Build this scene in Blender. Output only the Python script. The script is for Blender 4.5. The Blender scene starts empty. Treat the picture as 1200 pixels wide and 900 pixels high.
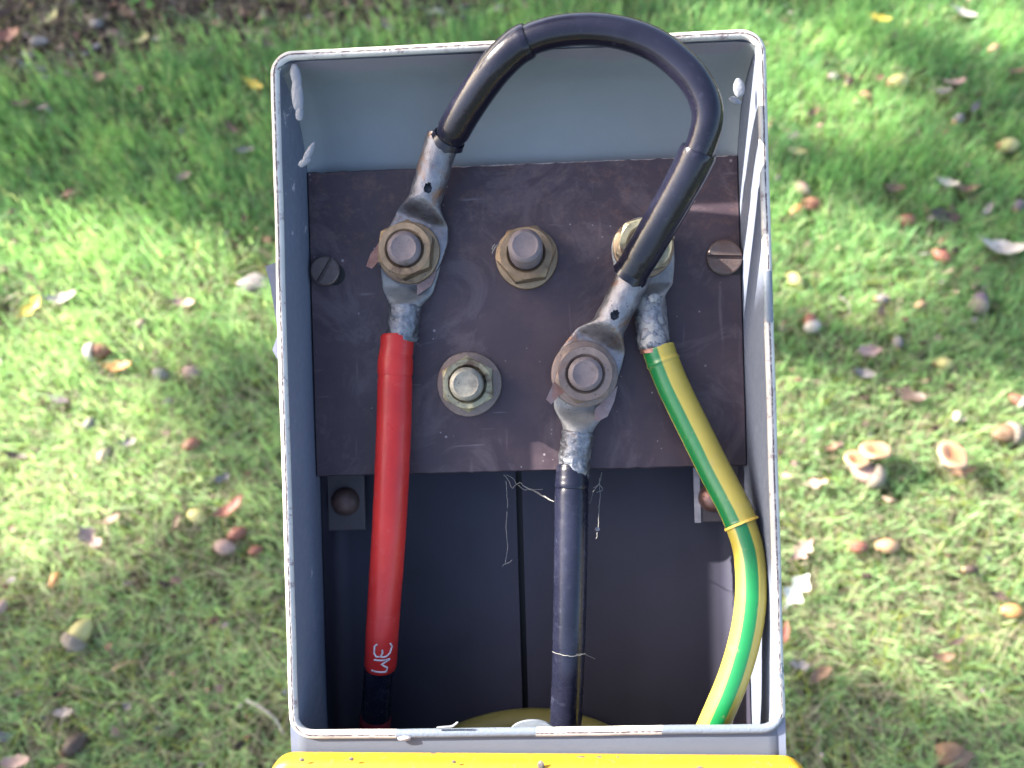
import bpy, math, random
import numpy as np
from mathutils import Vector, Matrix, noise as mnoise
random.seed(7); rng = np.random.default_rng(11)
R = math.radians
C = bpy.context.scene.collection
S = bpy.context.scene
sin, cos, PI = math.sin, math.cos, math.pi

# ------------------------------------------------------------------ camera
PITCH = R(62); HCAM = 0.85; D = 0.283; FPX = 1000.0
XL = Vector((1, 0, 0)); YL = Vector((0, sin(PITCH), cos(PITCH))); ZL = Vector((0, -cos(PITCH), sin(PITCH)))
cam = bpy.data.cameras.new('camera'); camo = bpy.data.objects.new('camera', cam); C.objects.link(camo)
cam.sensor_width = 36; cam.lens = 30.0; cam.clip_start = 0.01; cam.clip_end = 500
camo.location = (0, 0, HCAM)
camo.matrix_world = Matrix.Translation((0, 0, HCAM)) @ Matrix((XL, YL, ZL)).transposed().to_4x4()
cam.dof.use_dof = True; cam.dof.focus_distance = 0.30; cam.dof.aperture_fstop = 10.5
S.camera = camo
# ------------------------------------------------------------------ light
SUNL = Vector((-0.84, 0.46, 0.275)).normalized()            # towards the sun, in the frame of the post's face
SUN = (XL * SUNL.x + YL * SUNL.y + ZL * SUNL.z).normalized()
elev = math.asin(SUN.z); azi = math.atan2(SUN.x, SUN.y)
W = bpy.data.worlds.new('World'); S.world = W; W.use_nodes = True
nt = W.node_tree; bg = nt.nodes['Background']
sky = nt.nodes.new('ShaderNodeTexSky'); sky.sky_type = 'NISHITA'; sky.sun_disc = False
sky.dust_density = 3.5; sky.air_density = 0.9; sky.ozone_density = 0.7; sky.sun_elevation = elev; sky.sun_rotation = azi
nt.links.new(sky.outputs[0], bg.inputs[0]); bg.inputs[1].default_value = 0.115
sl = bpy.data.lights.new('sun', 'SUN'); sl.energy = 5.0; sl.angle = R(0.53); sl.color = (1.0, 0.95, 0.86)
so = bpy.data.objects.new('sun', sl); C.objects.link(so)
so.rotation_euler = SUN.to_track_quat('Z', 'Y').to_euler(); so.location = SUN * 10
S.view_settings.view_transform = 'Standard'; S.view_settings.look = 'None'
S.view_settings.exposure = 2.65; S.view_settings.gamma = 1.0

# ------------------------------------------------------------------ frames
CX, CY, ROLL = 614.8, 455.0, R(1.7)
cX, cY = (CX - 600) / FPX * D, (450 - CY) / FPX * D
ORG = Vector((0, 0, HCAM)) - ZL * D + XL * cX + YL * cY
MB = Matrix.Translation(ORG) @ Matrix((XL, YL, ZL)).transposed().to_4x4() @ Matrix.Rotation(ROLL, 4, 'Z') @ Matrix.Rotation(R(-2.4), 4, 'Y')
MBI = MB.inverted(); EYE = MBI @ Vector((0, 0, HCAM))
def P(px, py, z=0.0):
    """point of the post's face frame (x right, y up the face, z out of it)"""
    d = MBI.to_3x3() @ (XL * ((px - 600) / FPX) + YL * ((450 - py) / FPX) - ZL)
    t = (z - EYE.z) / d.z
    return Vector((EYE.x + d.x * t, EYE.y + d.y * t, z))
def G(px, py, z=0.0):
    d = XL * ((px - 600) / FPX) + YL * ((450 - py) / FPX) - ZL
    t = (z - HCAM) / d.z
    return Vector((d.x * t, d.y * t, z))

# ------------------------------------------------------------------ object helpers
def tag(o, label=None, cat=None, group=None, kind=None):
    if label: o['label'] = label
    if cat: o['category'] = cat
    if group: o['group'] = group
    if kind: o['kind'] = kind
    return o
class MB_:
    def __init__(s): s.v = []; s.f = []; s.uv = []; s.m = []
    def add(s, v, f, uv=None, mi=0):
        n = len(s.v); s.v += [tuple(p) for p in v]; s.f += [tuple(i + n for i in q) for q in f]
        s.uv += list(uv) if uv else [(0, 0)] * len(v); s.m += [mi] * len(f); return s
def mesh_of(name, mb, mats, base=(0, 0, 0), sharp=35, smooth=True):
    me = bpy.data.meshes.new(name); b = Vector(base)
    me.from_pydata([(p[0] - b[0], p[1] - b[1], p[2] - b[2]) for p in mb.v], [], mb.f)
    if smooth:
        me.shade_smooth(); me.set_sharp_from_angle(angle=R(sharp))
    uvl = me.uv_layers.new(name='UVMap')
    li = np.empty(len(me.loops), dtype=np.int32); me.loops.foreach_get('vertex_index', li)
    uvl.data.foreach_set('uv', np.array(mb.uv, dtype=np.float32)[li].ravel())
    if not isinstance(mats, (list, tuple)): mats = [mats]
    for m in mats: me.materials.append(m)
    me.polygons.foreach_set('material_index', mb.m)
    me.validate(); me.update(); return me
def obj(name, mb, mats, parent=None, sharp=35, smooth=True, label=None):
    base = parent.get('_b', (0, 0, 0)) if parent else (0, 0, 0)
    o = bpy.data.objects.new(name, mesh_of(name, mb, mats, base, sharp, smooth)); C.objects.link(o)
    if parent:
        o.parent = parent
        o['_b'] = tuple(base)
    if label: o['label'] = label
    return o
def thing(name, label, cat, base=(0, 0, 0), group=None, frame=None):
    o = bpy.data.objects.new(name, None); C.objects.link(o); o.empty_display_size = 0.02
    o.matrix_world = (frame if frame is not None else MB) @ Matrix.Translation(base)
    o['_b'] = tuple(base)
    return tag(o, label, cat, group)

def catmull(pts, n=8):
    pts = [Vector(p) for p in pts]; out = []
    q = [pts[0] * 2 - pts[1]] + pts + [pts[-1] * 2 - pts[-2]]
    for i in range(1, len(q) - 2):
        for k in range(n):
            t = k / n; a, b, c, d = q[i - 1], q[i], q[i + 1], q[i + 2]
            out.append(0.5 * ((2 * b) + (c - a) * t + (2 * a - 5 * b + 4 * c - d) * t * t + (3 * b - a - 3 * c + d) * t ** 3))
    out.append(pts[-1]); return out
def tube(pts, rad, seg=24, ref=(0, 0, 1), cap=True, mb=None, mi=0, ell=1.0):
    mb = mb or MB_(); pts = [Vector(p) for p in pts]; n = len(pts); ref = Vector(ref)
    rad = rad if isinstance(rad, (list, tuple)) else [rad] * n
    v, uv, f = [], [], []; L = 0
    for i, p in enumerate(pts):
        t = (pts[min(i + 1, n - 1)] - pts[max(i - 1, 0)]).normalized()
        nn = ref - t * ref.dot(t)
        if nn.length < 1e-4: nn = Vector((1, 0, 0)) - t * t.x
        nn.normalize(); bb = nn.cross(t)
        if i: L += (p - pts[i - 1]).length
        for k in range(seg + 1):
            a = 2 * PI * k / seg - PI
            v.append(p + nn * (cos(a) * rad[i]) + bb * (sin(a) * rad[i] * ell)); uv.append((k / seg, L * 10))
    for i in range(n - 1):
        for k in range(seg):
            a = i * (seg + 1) + k; f.append((a, a + 1, a + seg + 2, a + seg + 1))
    if cap:
        for i, rev in ((0, True), (n - 1, False)):
            c = len(v); v.append(pts[i]); uv.append((0.5, 0))
            for k in range(seg):
                a = i * (seg + 1) + k; f.append((a, c, a + 1) if not rev else (a + 1, c, a))
    return mb.add(v, f, uv, mi)
def lathe(prof, seg=32, M=None, mb=None, mi=0, rfun=None):
    """prof: (r,z) list, revolved round z; rfun(angle, r, z) may bend each radius/height"""
    mb = mb or MB_(); v, f, uv = [], [], []
    for j, (r, z) in enumerate(prof):
        for k in range(seg):
            a = 2 * PI * k / seg
            rr, zz = rfun(a, r, z) if rfun else (r, z)
            p = Vector((cos(a) * rr, sin(a) * rr, zz)); v.append(M @ p if M else p); uv.append((k / seg, j / len(prof)))
    for j in range(len(prof) - 1):
        for k in range(seg):
            a, b = j * seg + k, j * seg + (k + 1) % seg; f.append((a, b, b + seg, a + seg))
    return mb.add(v, f, uv, mi)
def box(x0, x1, y0, y1, z0, z1, mb=None, bev=0.0, mi=0):
    mb = mb or MB_()
    b = bev
    if b <= 0:
        v = [(x, y, z) for z in (z0, z1) for y in (y0, y1) for x in (x0, x1)]
        f = [(0, 2, 3, 1), (4, 5, 7, 6), (0, 1, 5, 4), (2, 6, 7, 3), (0, 4, 6, 2), (1, 3, 7, 5)]
        return mb.add(v, f, None, mi)
    def rect(i, z): return [(x0 + i, y0 + i, z), (x1 - i, y0 + i, z), (x1 - i, y1 - i, z), (x0 + i, y1 - i, z)]
    v = rect(b, z0) + rect(0, z0 + b) + rect(0, z1 - b) + rect(b, z1)
    f = [(3, 2, 1, 0), (12, 13, 14, 15)]
    for j in range(3):
        for k in range(4): f.append((j * 4 + k, j * 4 + (k + 1) % 4, j * 4 + 4 + (k + 1) % 4, j * 4 + 4 + k))
    return mb.add(v, f, None, mi)
def blob(c, sx, sy, sz, amp=0.25, fr=3.0, sub=2, rot=0, mb=None, mi=0, seed=0.0):
    import bmesh
    mb = mb or MB_(); bm = bmesh.new(); bmesh.ops.create_icosphere(bm, subdivisions=sub, radius=1)
    vs = []
    for v in bm.verts:
        k = 1 + amp * mnoise.noise(v.co * fr + Vector((seed, seed * 2, 0)))
        x, y, z = v.co.x * k * sx, v.co.y * k * sy, v.co.z * k * sz
        vs.append((c[0] + x * cos(rot) - y * sin(rot), c[1] + x * sin(rot) + y * cos(rot), c[2] + z))
    bm.verts.index_update(); fs = [tuple(v.index for v in f.verts) for f in bm.faces]; bm.free()
    return mb.add(vs, fs, None, mi)

# ------------------------------------------------------------------ material helpers
class NM:
    def __init__(s, name):
        s.m = bpy.data.materials.new(name); s.m.use_nodes = True; s.t = s.m.node_tree; s.n = s.t.nodes
        s.b = s.n['Principled BSDF']; s.out = s.n['Material Output']
    def node(s, ty, **kw):
        n = s.n.new(ty)
        for k, v in kw.items(): setattr(n, k, v)
        return n
    def lk(s, a, b): s.t.links.new(a, b)
    def co(s, kind='Object'):
        return s.node('ShaderNodeTexCoord').outputs[kind]
    def map(s, scale, src=None):
        m = s.node('ShaderNodeMapping'); m.inputs['Scale'].default_value = scale
        s.lk(src or s.co(), m.inputs[0]); return m.outputs[0]
    def noise(s, scale, detail=4, rough=0.55, src=None, dist=0.0):
        n = s.node('ShaderNodeTexNoise'); n.inputs['Scale'].default_value = scale; n.inputs['Detail'].default_value = detail
        n.inputs['Roughness'].default_value = rough; n.inputs['Distortion'].default_value = dist
        s.lk(src or s.co(), n.inputs['Vector']); return n.outputs['Fac']
    def voro(s, scale, src=None, out='Distance', feat='F1'):
        n = s.node('ShaderNodeTexVoronoi'); n.feature = feat; n.inputs['Scale'].default_value = scale
        s.lk(src or s.co(), n.inputs['Vector']); return n.outputs[out]
    def ramp(s, fac, stops, interp='LINEAR'):
        r = s.node('ShaderNodeValToRGB'); r.color_ramp.interpolation = interp; e = r.color_ramp.elements
        while len(e) < len(stops): e.new(0.5)
        for i, (p, c) in enumerate(stops):
            e[i].position = p; e[i].color = (c, c, c, 1) if isinstance(c, (int, float)) else (*c[:3], 1)
        s.lk(fac, r.inputs[0]); return r.outputs[0]
    def mix(s, fac, a, b, mode='MIX'):
        n = s.node('ShaderNodeMix', data_type='RGBA', blend_type=mode)
        for sock, v in ((n.inputs[0], fac), (n.inputs[6], a), (n.inputs[7], b)):
            if isinstance(v, (int, float)): sock.default_value = v
            elif isinstance(v, tuple): sock.default_value = (*v[:3], 1)
            else: s.lk(v, sock)
        return n.outputs[2]
    def math(s, op, a, b=0.0, c=0.0):
        n = s.node('ShaderNodeMath', operation=op)
        for i, v in enumerate((a, b, c)):
            if isinstance(v, (int, float)): n.inputs[i].default_value = v
            else: s.lk(v, n.inputs[i])
        return n.outputs[0]
    def xyz(s, src=None):
        n = s.node('ShaderNodeSeparateXYZ'); s.lk(src or s.co(), n.inputs[0]); return n.outputs
    def col(s, v):
        i = s.b.inputs['Base Color']
        if isinstance(v, tuple): i.default_value = (*v, 1)
        else: s.lk(v, i)
    def set(s, **kw):
        names = dict(rough='Roughness', metal='Metallic', spec='Specular IOR Level', coat='Coat Weight', coatr='Coat Roughness', sheen='Sheen Weight')
        for k, v in kw.items():
            i = s.b.inputs[names[k]]
            if isinstance(v, (int, float)): i.default_value = v
            else: s.lk(v, i)
    def bump(s, h, strength=0.3, dist=0.001):
        b = s.node('ShaderNodeBump'); b.inputs['Strength'].default_value = strength; b.inputs['Distance'].default_value = dist
        s.lk(h, b.inputs['Height']); s.lk(b.outputs[0], s.b.inputs['Normal'])

def m_paint(name='grey_paint', base=(0.125, 0.142, 0.190), pale=(0.40, 0.38, 0.42)):
    m = NM(name); c = m.noise(14, 5); c2 = m.noise(260, 3, 0.6)
    k = m.mix(m.ramp(c, [(0.3, 0.0), (0.75, 1.0)]), tuple(x * 0.92 for x in base), tuple(x * 1.1 for x in base))
    chips = m.ramp(m.noise(60, 6, 0.7, dist=0.6), [(0.655, 0.0), (0.68, 1.0)])
    k = m.mix(chips, k, pale)
    specks = m.ramp(m.voro(420), [(0.05, 1.0), (0.08, 0.0)])
    sp = m.math('MULTIPLY', specks, m.ramp(m.noise(35, 2), [(0.52, 0.0), (0.6, 1.0)]))
    k = m.mix(m.math('MULTIPLY', sp, 0.75), k, (0.10, 0.09, 0.09))
    m.col(k); m.set(rough=m.ramp(c2, [(0.3, 0.42), (0.7, 0.62)]), spec=0.35); m.bump(m.noise(700, 3), 0.12, 0.0004)
    return m.m
def m_rim():
    """sawn edge of the sheet: bare pale metal with a brown primer line between two skins of paint"""
    m = NM('sawn_rim'); u, v, _ = m.xyz(m.co('UV'))
    wob = m.math('MULTIPLY_ADD', m.noise(160, 4, 0.7), 0.22, 0.39)
    d = m.math('ABSOLUTE', m.math('SUBTRACT', v, wob))
    line = m.ramp(d, [(0.06, 1.0), (0.14, 0.0)])
    brk = m.ramp(m.noise(430, 4, 0.75), [(0.38, 0.25), (0.52, 1.0)])
    k = m.mix(m.noise(90, 5), (0.29, 0.275, 0.26), (0.50, 0.475, 0.44))
    k = m.mix(m.ramp(m.noise(210, 6, 0.75), [(0.56, 0.0), (0.64, 0.8)]), k, (0.16, 0.12, 0.13))
    k = m.mix(m.math('MULTIPLY', line, brk), k, (0.05, 0.032, 0.038))
    x, y, z = m.xyz()
    low = m.ramp(y, [(0.0, 1.0), (0.001, 0.0)])          # set below to the lower edge through a shift
    y = m.math('ADD', y, -0.2); sh = m.math('ADD', y, 0.110); low = m.math('LESS_THAN', sh, 0.0)
    pa = m.math('GREATER_THAN', m.math('ADD', x, m.math('MULTIPLY', m.noise(55, 3), 0.006)), -0.044)
    pb = m.math('LESS_THAN', m.math('ABSOLUTE', m.math('SUBTRACT', m.math('ADD', x, m.math('MULTIPLY', m.noise(75, 3), 0.004)), 0.023)), 0.021)
    painted = m.math('MULTIPLY', m.math('MULTIPLY', low, pa), m.math('SUBTRACT', 1.0, pb))
    pr = m.math('MULTIPLY', m.math('LESS_THAN', m.math('ABSOLUTE', m.math('SUBTRACT', y, 0.030)), 0.006), m.math('GREATER_THAN', x, 0.06))
    patch = m.math('MAXIMUM', m.math('MAXIMUM', painted, pr), m.ramp(m.noise(28, 5, 0.65), [(0.64, 0.0), (0.66, 1.0)]))
    k = m.mix(patch, k, (0.115, 0.135, 0.165))
    m.col(k); m.set(rough=0.5, metal=0.0, spec=0.4); m.bump(m.noise(900, 4), 0.35, 0.0006)
    return m.m
def m_dark(name, base, rough=0.6):
    m = NM(name); x = m.noise(22, 5)
    st = m.noise(40, 3, src=m.map((1, 0.06, 1)))
    k = m.mix(m.ramp(x, [(0.3, 0.0), (0.8, 1.0)]), base, tuple(c * 1.7 for c in base))
    k = m.mix(m.ramp(st, [(0.5, 0.0), (0.75, 0.4)]), k, tuple(c * 2.2 for c in base))
    m.col(k); m.set(rough=rough, spec=0.3); m.bump(m.noise(300, 3), 0.15, 0.0005); return m.m
def m_board():
    m = NM('bakelite_board'); a = m.noise(16, 6, 0.65); b = m.noise(90, 5, 0.7)
    k = m.mix(m.ramp(a, [(0.3, 0.0), (0.72, 1.0)]), (0.029, 0.0195, 0.027), (0.050, 0.034, 0.043))
    k = m.mix(m.ramp(b, [(0.45, 0.0), (0.8, 0.42)]), k, (0.080, 0.052, 0.058))
    dust = m.ramp(m.noise(9, 4, 0.6, dist=1.0), [(0.5, 0.0), (0.8, 0.32)]); k = m.mix(dust, k, (0.088, 0.074, 0.092))
    x, y, z = m.xyz()
    y = m.math('ADD', y, -0.2); top = m.math('MULTIPLY', m.ramp(m.math('MULTIPLY_ADD', y, 12.0, -0.05), [(0.2, 0.0), (0.75, 1.0)]), m.ramp(m.noise(150, 6, 0.8), [(0.5, 0.0), (0.7, 0.55)]))
    k = m.mix(top, k, (0.13, 0.070, 0.055))
    for sc, th, w in ((150, 0.10, 0.62), (330, 0.12, 0.60)):
        sp = m.math('MULTIPLY', m.ramp(m.voro(sc), [(th * 0.6, 1.0), (th, 0.0)]), m.ramp(m.noise(45, 3), [(w - 0.04, 0.0), (w, 0.7)]))
        k = m.mix(sp, k, (0.28, 0.24, 0.25))
    sc2 = m.ramp(m.noise(200, 3, src=m.map((1.0, 0.10, 1.0))), [(0.66, 0.0), (0.74, 0.30)]); k = m.mix(sc2, k, (0.17, 0.13, 0.14))
    gr = m.ramp(m.noise(26, 6, 0.7, dist=1.5), [(0.50, 0.0), (0.60, 0.30), (0.72, 0.0)]); k = m.mix(gr, k, (0.13, 0.10, 0.11))
    sc = m.ramp(m.noise(260, 2, src=m.map((0.12, 1.0, 1.0))), [(0.70, 0.0), (0.76, 0.35)]); k = m.mix(sc, k, (0.22, 0.18, 0.2))
    m.col(k); m.set(rough=m.ramp(b, [(0.3, 0.38), (0.7, 0.6)]), spec=0.30); m.bump(m.noise(500, 4), 0.18, 0.0004); return m.m
def m_metal(name, a, b, c=None, cf=0.62, rough=(0.3, 0.6), metal=0.85, sc=1.0, bs=0.35):
    m = NM(name); n1 = m.noise(110 * sc, 6, 0.7); n2 = m.noise(60 * sc, 5, 0.65, dist=0.8)
    k = m.mix(m.ramp(n1, [(0.32, 0.0), (0.68, 1.0)]), a, b)
    if c: k = m.mix(m.ramp(n2, [(cf - 0.06, 0.0), (cf + 0.06, 1.0)]), k, c)
    pit = m.ramp(m.voro(520), [(0.10, 1.0), (0.2, 0.0)]); pm = m.math('MULTIPLY', pit, m.ramp(m.noise(90, 2), [(0.5, 0.0), (0.6, 0.8)]))
    k = m.mix(pm, k, (0.05, 0.04, 0.045))
    m.col(k); m.set(metal=metal, rough=m.ramp(n1, [(0.3, rough[0]), (0.7, rough[1])])); m.bump(m.noise(420, 5, 0.7), bs, 0.0008); return m.m
def m_plastic(name, base, base2=None, rough=0.35, dust=0.2, dustc=(0.35, 0.35, 0.38)):
    m = NM(name); n = m.noise(55, 4); base2 = base2 or tuple(c * 1.35 for c in base)
    k = m.mix(m.ramp(n, [(0.3, 0.0), (0.7, 1.0)]), base, base2)
    sp = m.math('MULTIPLY', m.ramp(m.noise(240, 4, 0.75), [(0.58, 0.0), (0.78, 1.0)]), dust); k = m.mix(sp, k, dustc)
    pt = m.math('MULTIPLY', m.ramp(m.voro(230), [(0.04, 1.0), (0.07, 0.0)]), m.ramp(m.noise(30, 2), [(0.55, 0.0), (0.6, 0.6)]))
    k = m.mix(pt, k, (0.02, 0.015, 0.015))
    m.col(k); m.set(rough=m.ramp(m.noise(130, 4), [(0.3, rough * 0.8), (0.75, rough * 1.5)]), spec=0.32); m.bump(m.noise(190, 4), 0.22, 0.0006); return m.m
def m_striped(name, c0, w, sheath=False):
    """green band round angle c0 (fraction of a turn) of half width w on yellow"""
    m = NM(name); u, v, _ = m.xyz(m.co('UV'))
    uu = m.math('MULTIPLY_ADD', m.noise(40, 2), 0.02, m.math('ADD', u, -c0 - 0.01))
    d = m.math('ABSOLUTE', m.math('WRAP', uu, 0.5, -0.5))
    d2 = m.math('ABSOLUTE', m.math('WRAP', m.math('ADD', uu, 0.5), 0.5, -0.5))
    g = m.ramp(m.math('MINIMUM', d, m.math('ADD', d2, 0.02)), [(w - 0.006, 1.0), (w + 0.008, 0.0)])
    yel = m.mix(m.noise(60, 4), (0.27, 0.215, 0.028), (0.36, 0.30, 0.06)); grn = m.mix(m.noise(60, 4), (0.003, 0.085, 0.026), (0.006, 0.135, 0.036))
    k = m.mix(g, yel, grn)
    k = m.mix(m.ramp(m.noise(170, 5, 0.7), [(0.58, 0.0), (0.75, 0.5)]), k, (0.30, 0.23, 0.12))
    m.col(k); m.set(rough=0.34, spec=0.5); m.bump(m.noise(160, 3), 0.15, 0.0005); return m.m
def m_yellow():
    m = NM('yellow_enamel'); n = m.noise(30, 4)
    k = m.mix(n, (0.40, 0.205, 0.008), (0.47, 0.265, 0.013))
    x, y, z = m.xyz()
    edge = m.ramp(m.math('ABSOLUTE', m.math('ADD', y, -0.1172)), [(0.0, 1.0), (0.0022, 0.55), (0.006, 0.1), (0.012, 0.0)])
    dirt = m.ramp(m.noise(210, 6, 0.75), [(0.50, 0.0), (0.62, 1.0)])
    k = m.mix(m.math('MULTIPLY', m.math('MULTIPLY', dirt, edge), 0.8), k, (0.12, 0.07, 0.02))
    sp = m.ramp(m.noise(150, 5, 0.7), [(0.60, 0.0), (0.63, 1.0)]); k = m.mix(sp, k, (0.13, 0.085, 0.05))
    pl = m.ramp(m.noise(420, 4, 0.7), [(0.66, 0.0), (0.72, 1.0)]); k = m.mix(m.math('MULTIPLY', pl, 0.6), k, (0.6, 0.42, 0.25))
    m.col(k); m.set(rough=0.42, spec=0.45); m.bump(m.noise(300, 4), 0.15, 0.0004); return m.m
def m_simple(name, a, b, sc=60, rough=0.6, bump=0.3, bd=0.0008, metal=0.0, stops=(0.3, 0.7)):
    m = NM(name); k = m.mix(m.ramp(m.noise(sc, 5, 0.65), [(stops[0], 0.0), (stops[1], 1.0)]), a, b)
    m.col(k); m.set(rough=rough, metal=metal, spec=0.35); m.bump(m.noise(sc * 5, 4), bump, bd); return m.m

PAINT = m_paint(); RIM = m_rim(); BOARD = m_board()
TOPPL = m_paint('grey_green_paint', (0.158, 0.176, 0.187), (0.19, 0.20, 0.21))
def _band():
    t = TOPPL.node_tree; b = t.nodes['Principled BSDF']; src = b.inputs['Base Color'].links[0].from_socket
    m = NM.__new__(NM); m.m = TOPPL; m.t = t; m.n = t.nodes; m.b = b
    x, y, z = m.xyz(); yy = m.math('ADD', y, m.math('MULTIPLY_ADD', m.noise(24, 4, 0.6), 0.006, -0.2 - 0.003))
    k = m.mix(m.ramp(m.math('MULTIPLY_ADD', yy, 100, -10.4), [(0.66, 0.0), (0.71, 0.75)]), src, (0.175, 0.155, 0.185)); m.col(k)
_band()
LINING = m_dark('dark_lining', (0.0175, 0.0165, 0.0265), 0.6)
SEAM = m_simple('seam_gap', (0.004, 0.004, 0.005), (0.008, 0.008, 0.009))
TIN = m_metal('tinned_copper', (0.115, 0.112, 0.125), (0.235, 0.235, 0.26), (0.18, 0.11, 0.08), 0.60, (0.34, 0.58), sc=1.8, bs=0.6)
TIND = m_metal('crimped_tin', (0.075, 0.08, 0.095), (0.23, 0.24, 0.27), (0.16, 0.12, 0.105), 0.66, (0.3, 0.55), sc=3.6, bs=0.9)
TINP = m_metal('pale_lug', (0.13, 0.135, 0.145), (0.27, 0.27, 0.265), (0.14, 0.10, 0.085), 0.66, (0.45, 0.65), metal=0.35, sc=1.0)
COPPER = m_metal('tarnished_copper', (0.17, 0.085, 0.065), (0.27, 0.155, 0.13), (0.2, 0.16, 0.16), 0.6, (0.3, 0.5), metal=0.8)
NUTB = m_metal('dull_brass', (0.135, 0.095, 0.060), (0.28, 0.205, 0.135), (0.09, 0.06, 0.045), 0.62, (0.42, 0.65), metal=0.75)
NUTP = m_metal('pale_brass', (0.17, 0.16, 0.11), (0.36, 0.33, 0.22), (0.10, 0.07, 0.05), 0.58, (0.35, 0.6), metal=0.75, sc=1.8)
NUTG = m_metal('brown_grey_brass', (0.115, 0.088, 0.080), (0.21, 0.165, 0.148), (0.15, 0.08, 0.06), 0.64, (0.45, 0.65), metal=0.7)
STUD = m_metal('stud_steel', (0.090, 0.072, 0.078), (0.15, 0.122, 0.128), (0.06, 0.045, 0.04), 0.66, (0.5, 0.7), metal=0.25)
SCREW = m_metal('screw_bronze', (0.075, 0.058, 0.056), (0.13, 0.10, 0.095), (0.10, 0.06, 0.05), 0.6, (0.4, 0.6), metal=0.6)
WELD = m_simple('painted_weld', (0.140, 0.150, 0.172), (0.168, 0.175, 0.195), 120, 0.4, 0.5)
RED = m_plastic('red_sleeve_plastic', (0.33, 0.014, 0.014), (0.43, 0.024, 0.020), 0.34, 0.22, (0.45, 0.18, 0.18))
BLACK = m_plastic('black_cable_sheath', (0.0045, 0.0045, 0.010), (0.009, 0.009, 0.018), 0.15, 0.22, (0.06, 0.06, 0.09))
BLUEB = m_plastic('blue_black_sleeve', (0.0055, 0.006, 0.013), (0.011, 0.012, 0.024), 0.24, 0.3, (0.08, 0.085, 0.14))
WHITE = m_simple('white_ink', (0.30, 0.26, 0.29), (0.55, 0.52, 0.56), 300)
LABEL = m_simple('grey_foil', (0.11, 0.115, 0.15), (0.16, 0.165, 0.21), 60, 0.35)
WEB = m_simple('cobweb', (0.16, 0.15, 0.14), (0.26, 0.25, 0.23), 200)
YG_S = m_striped('striped_sleeve', 0.375, 0.095); YG_C = m_striped('striped_cable', 0.472, 0.068)
YELLOW = m_yellow()

# ================================================================== THE POST
HW, HH, TH, DEP = 0.0821, 0.1153, 0.0027, 0.0620      # half width, half height, sheet, depth of the head
LOW = -0.330
post = thing('test_post', 'grey painted steel post with open head showing a brown terminal board and cables', 'post', (0, -0.2, -0.03))
def rrect_path(hw, top, bot, r, closed, n=8):
    pts = []
    def arc(cx, cy, a0, a1):
        for k in range(n + 1):
            a = R(a0 + (a1 - a0) * k / n); pts.append((cx + r * cos(a), cy + r * sin(a)))
    if closed: arc(-hw + r, bot + r, 270, 180)
    else: pts.append((-hw, bot))
    m = 26; y0, y1 = (bot + r if closed else bot), top - r
    for k in range(1, m): pts.append((-hw, y0 + (y1 - y0) * k / m))
    arc(-hw + r, top - r, 180, 90)
    for k in range(1, 20): pts.append((-hw + r + (2 * hw - 2 * r) * k / 20, top))
    arc(hw - r, top - r, 90, 0)
    for k in range(1, m): pts.append((hw, y1 + (y0 - y1) * k / m))
    if closed:
        arc(hw - r, bot + r, 0, -90)
        for k in range(1, 20): pts.append((hw - r - (2 * hw - 2 * r) * k / 20, bot))
    else: pts.append((hw, bot))
    return pts
def wobble(x, y, s=1.0):
    return 0.00035 * s * mnoise.noise(Vector((x * 30, y * 30, 3.0))) + 0.00015 * s * mnoise.noise(Vector((x * 120, y * 120, 7.0)))
# walls (left, top, right) as one bent sheet, the sheet's edge left for the rim
def bent_sheet(path, inner_off, z0, z1, closed, prof=None):
    """sweep a cross-section (offset inwards, z) along path"""
    mb = MB_(); n = len(path); v, f, uv = [], [], []
    prof = prof or [(0, z0), (0, z1), (inner_off, z1), (inner_off, z0)]
    L = 0; m = len(prof)
    for i, (x, y) in enumerate(path):
        if closed: a, b = path[i - 1], path[(i + 1) % n]
        else: a, b = path[max(i - 1, 0)], path[min(i + 1, n - 1)]
        tx, ty = b[0] - a[0], b[1] - a[1]; l = math.hypot(tx, ty); nx, ny = ty / l, -tx / l
        if i: L += math.hypot(x - path[i - 1][0], y - path[i - 1][1])
        w = wobble(x, y)
        for j, (o, z) in enumerate(prof):
            v.append((x + nx * (o + w), y + ny * (o + w), z)); uv.append((L, o / inner_off))
    for i in range(n if closed else n - 1):
        i2 = (i + 1) % n
        for j in range(m):
            j2 = (j + 1) % m
            f.append((i * m + j, i * m + j2, i2 * m + j2, i2 * m + j))
    return mb.add(v, f, uv)
pathU = rrect_path(HW, HH, LOW, 0.0085, False)
shell = obj('shell_wall', bent_sheet(pathU, TH, -DEP, -0.0004, False), PAINT, post, 50)
b = 0.0005
rimprof = [(0.0001, -0.0006), (-0.0001, 0.0002), (b, 0.0009), (TH * 0.5, 0.0011), (TH - b, 0.0009), (TH + 0.0002, 0.0002), (TH + 0.0001, -0.0006)]
obj('sawn_edge', bent_sheet(rrect_path(HW, HH, -HH, 0.0078, True, 10), TH, 0, 0, True, rimprof), RIM, post, 60)
# back wall, floor
obj('back_wall', box(-HW + 0.0030, HW - 0.0030, LOW, HH - 0.004, -DEP + 0.0003, -DEP + 0.003), PAINT, post)
obj('bottom_wall', box(-HW + 0.0030, HW - 0.0030, LOW + 0.0003, LOW + 0.003, -DEP + 0.0032, -0.003), PAINT, post)
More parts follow.
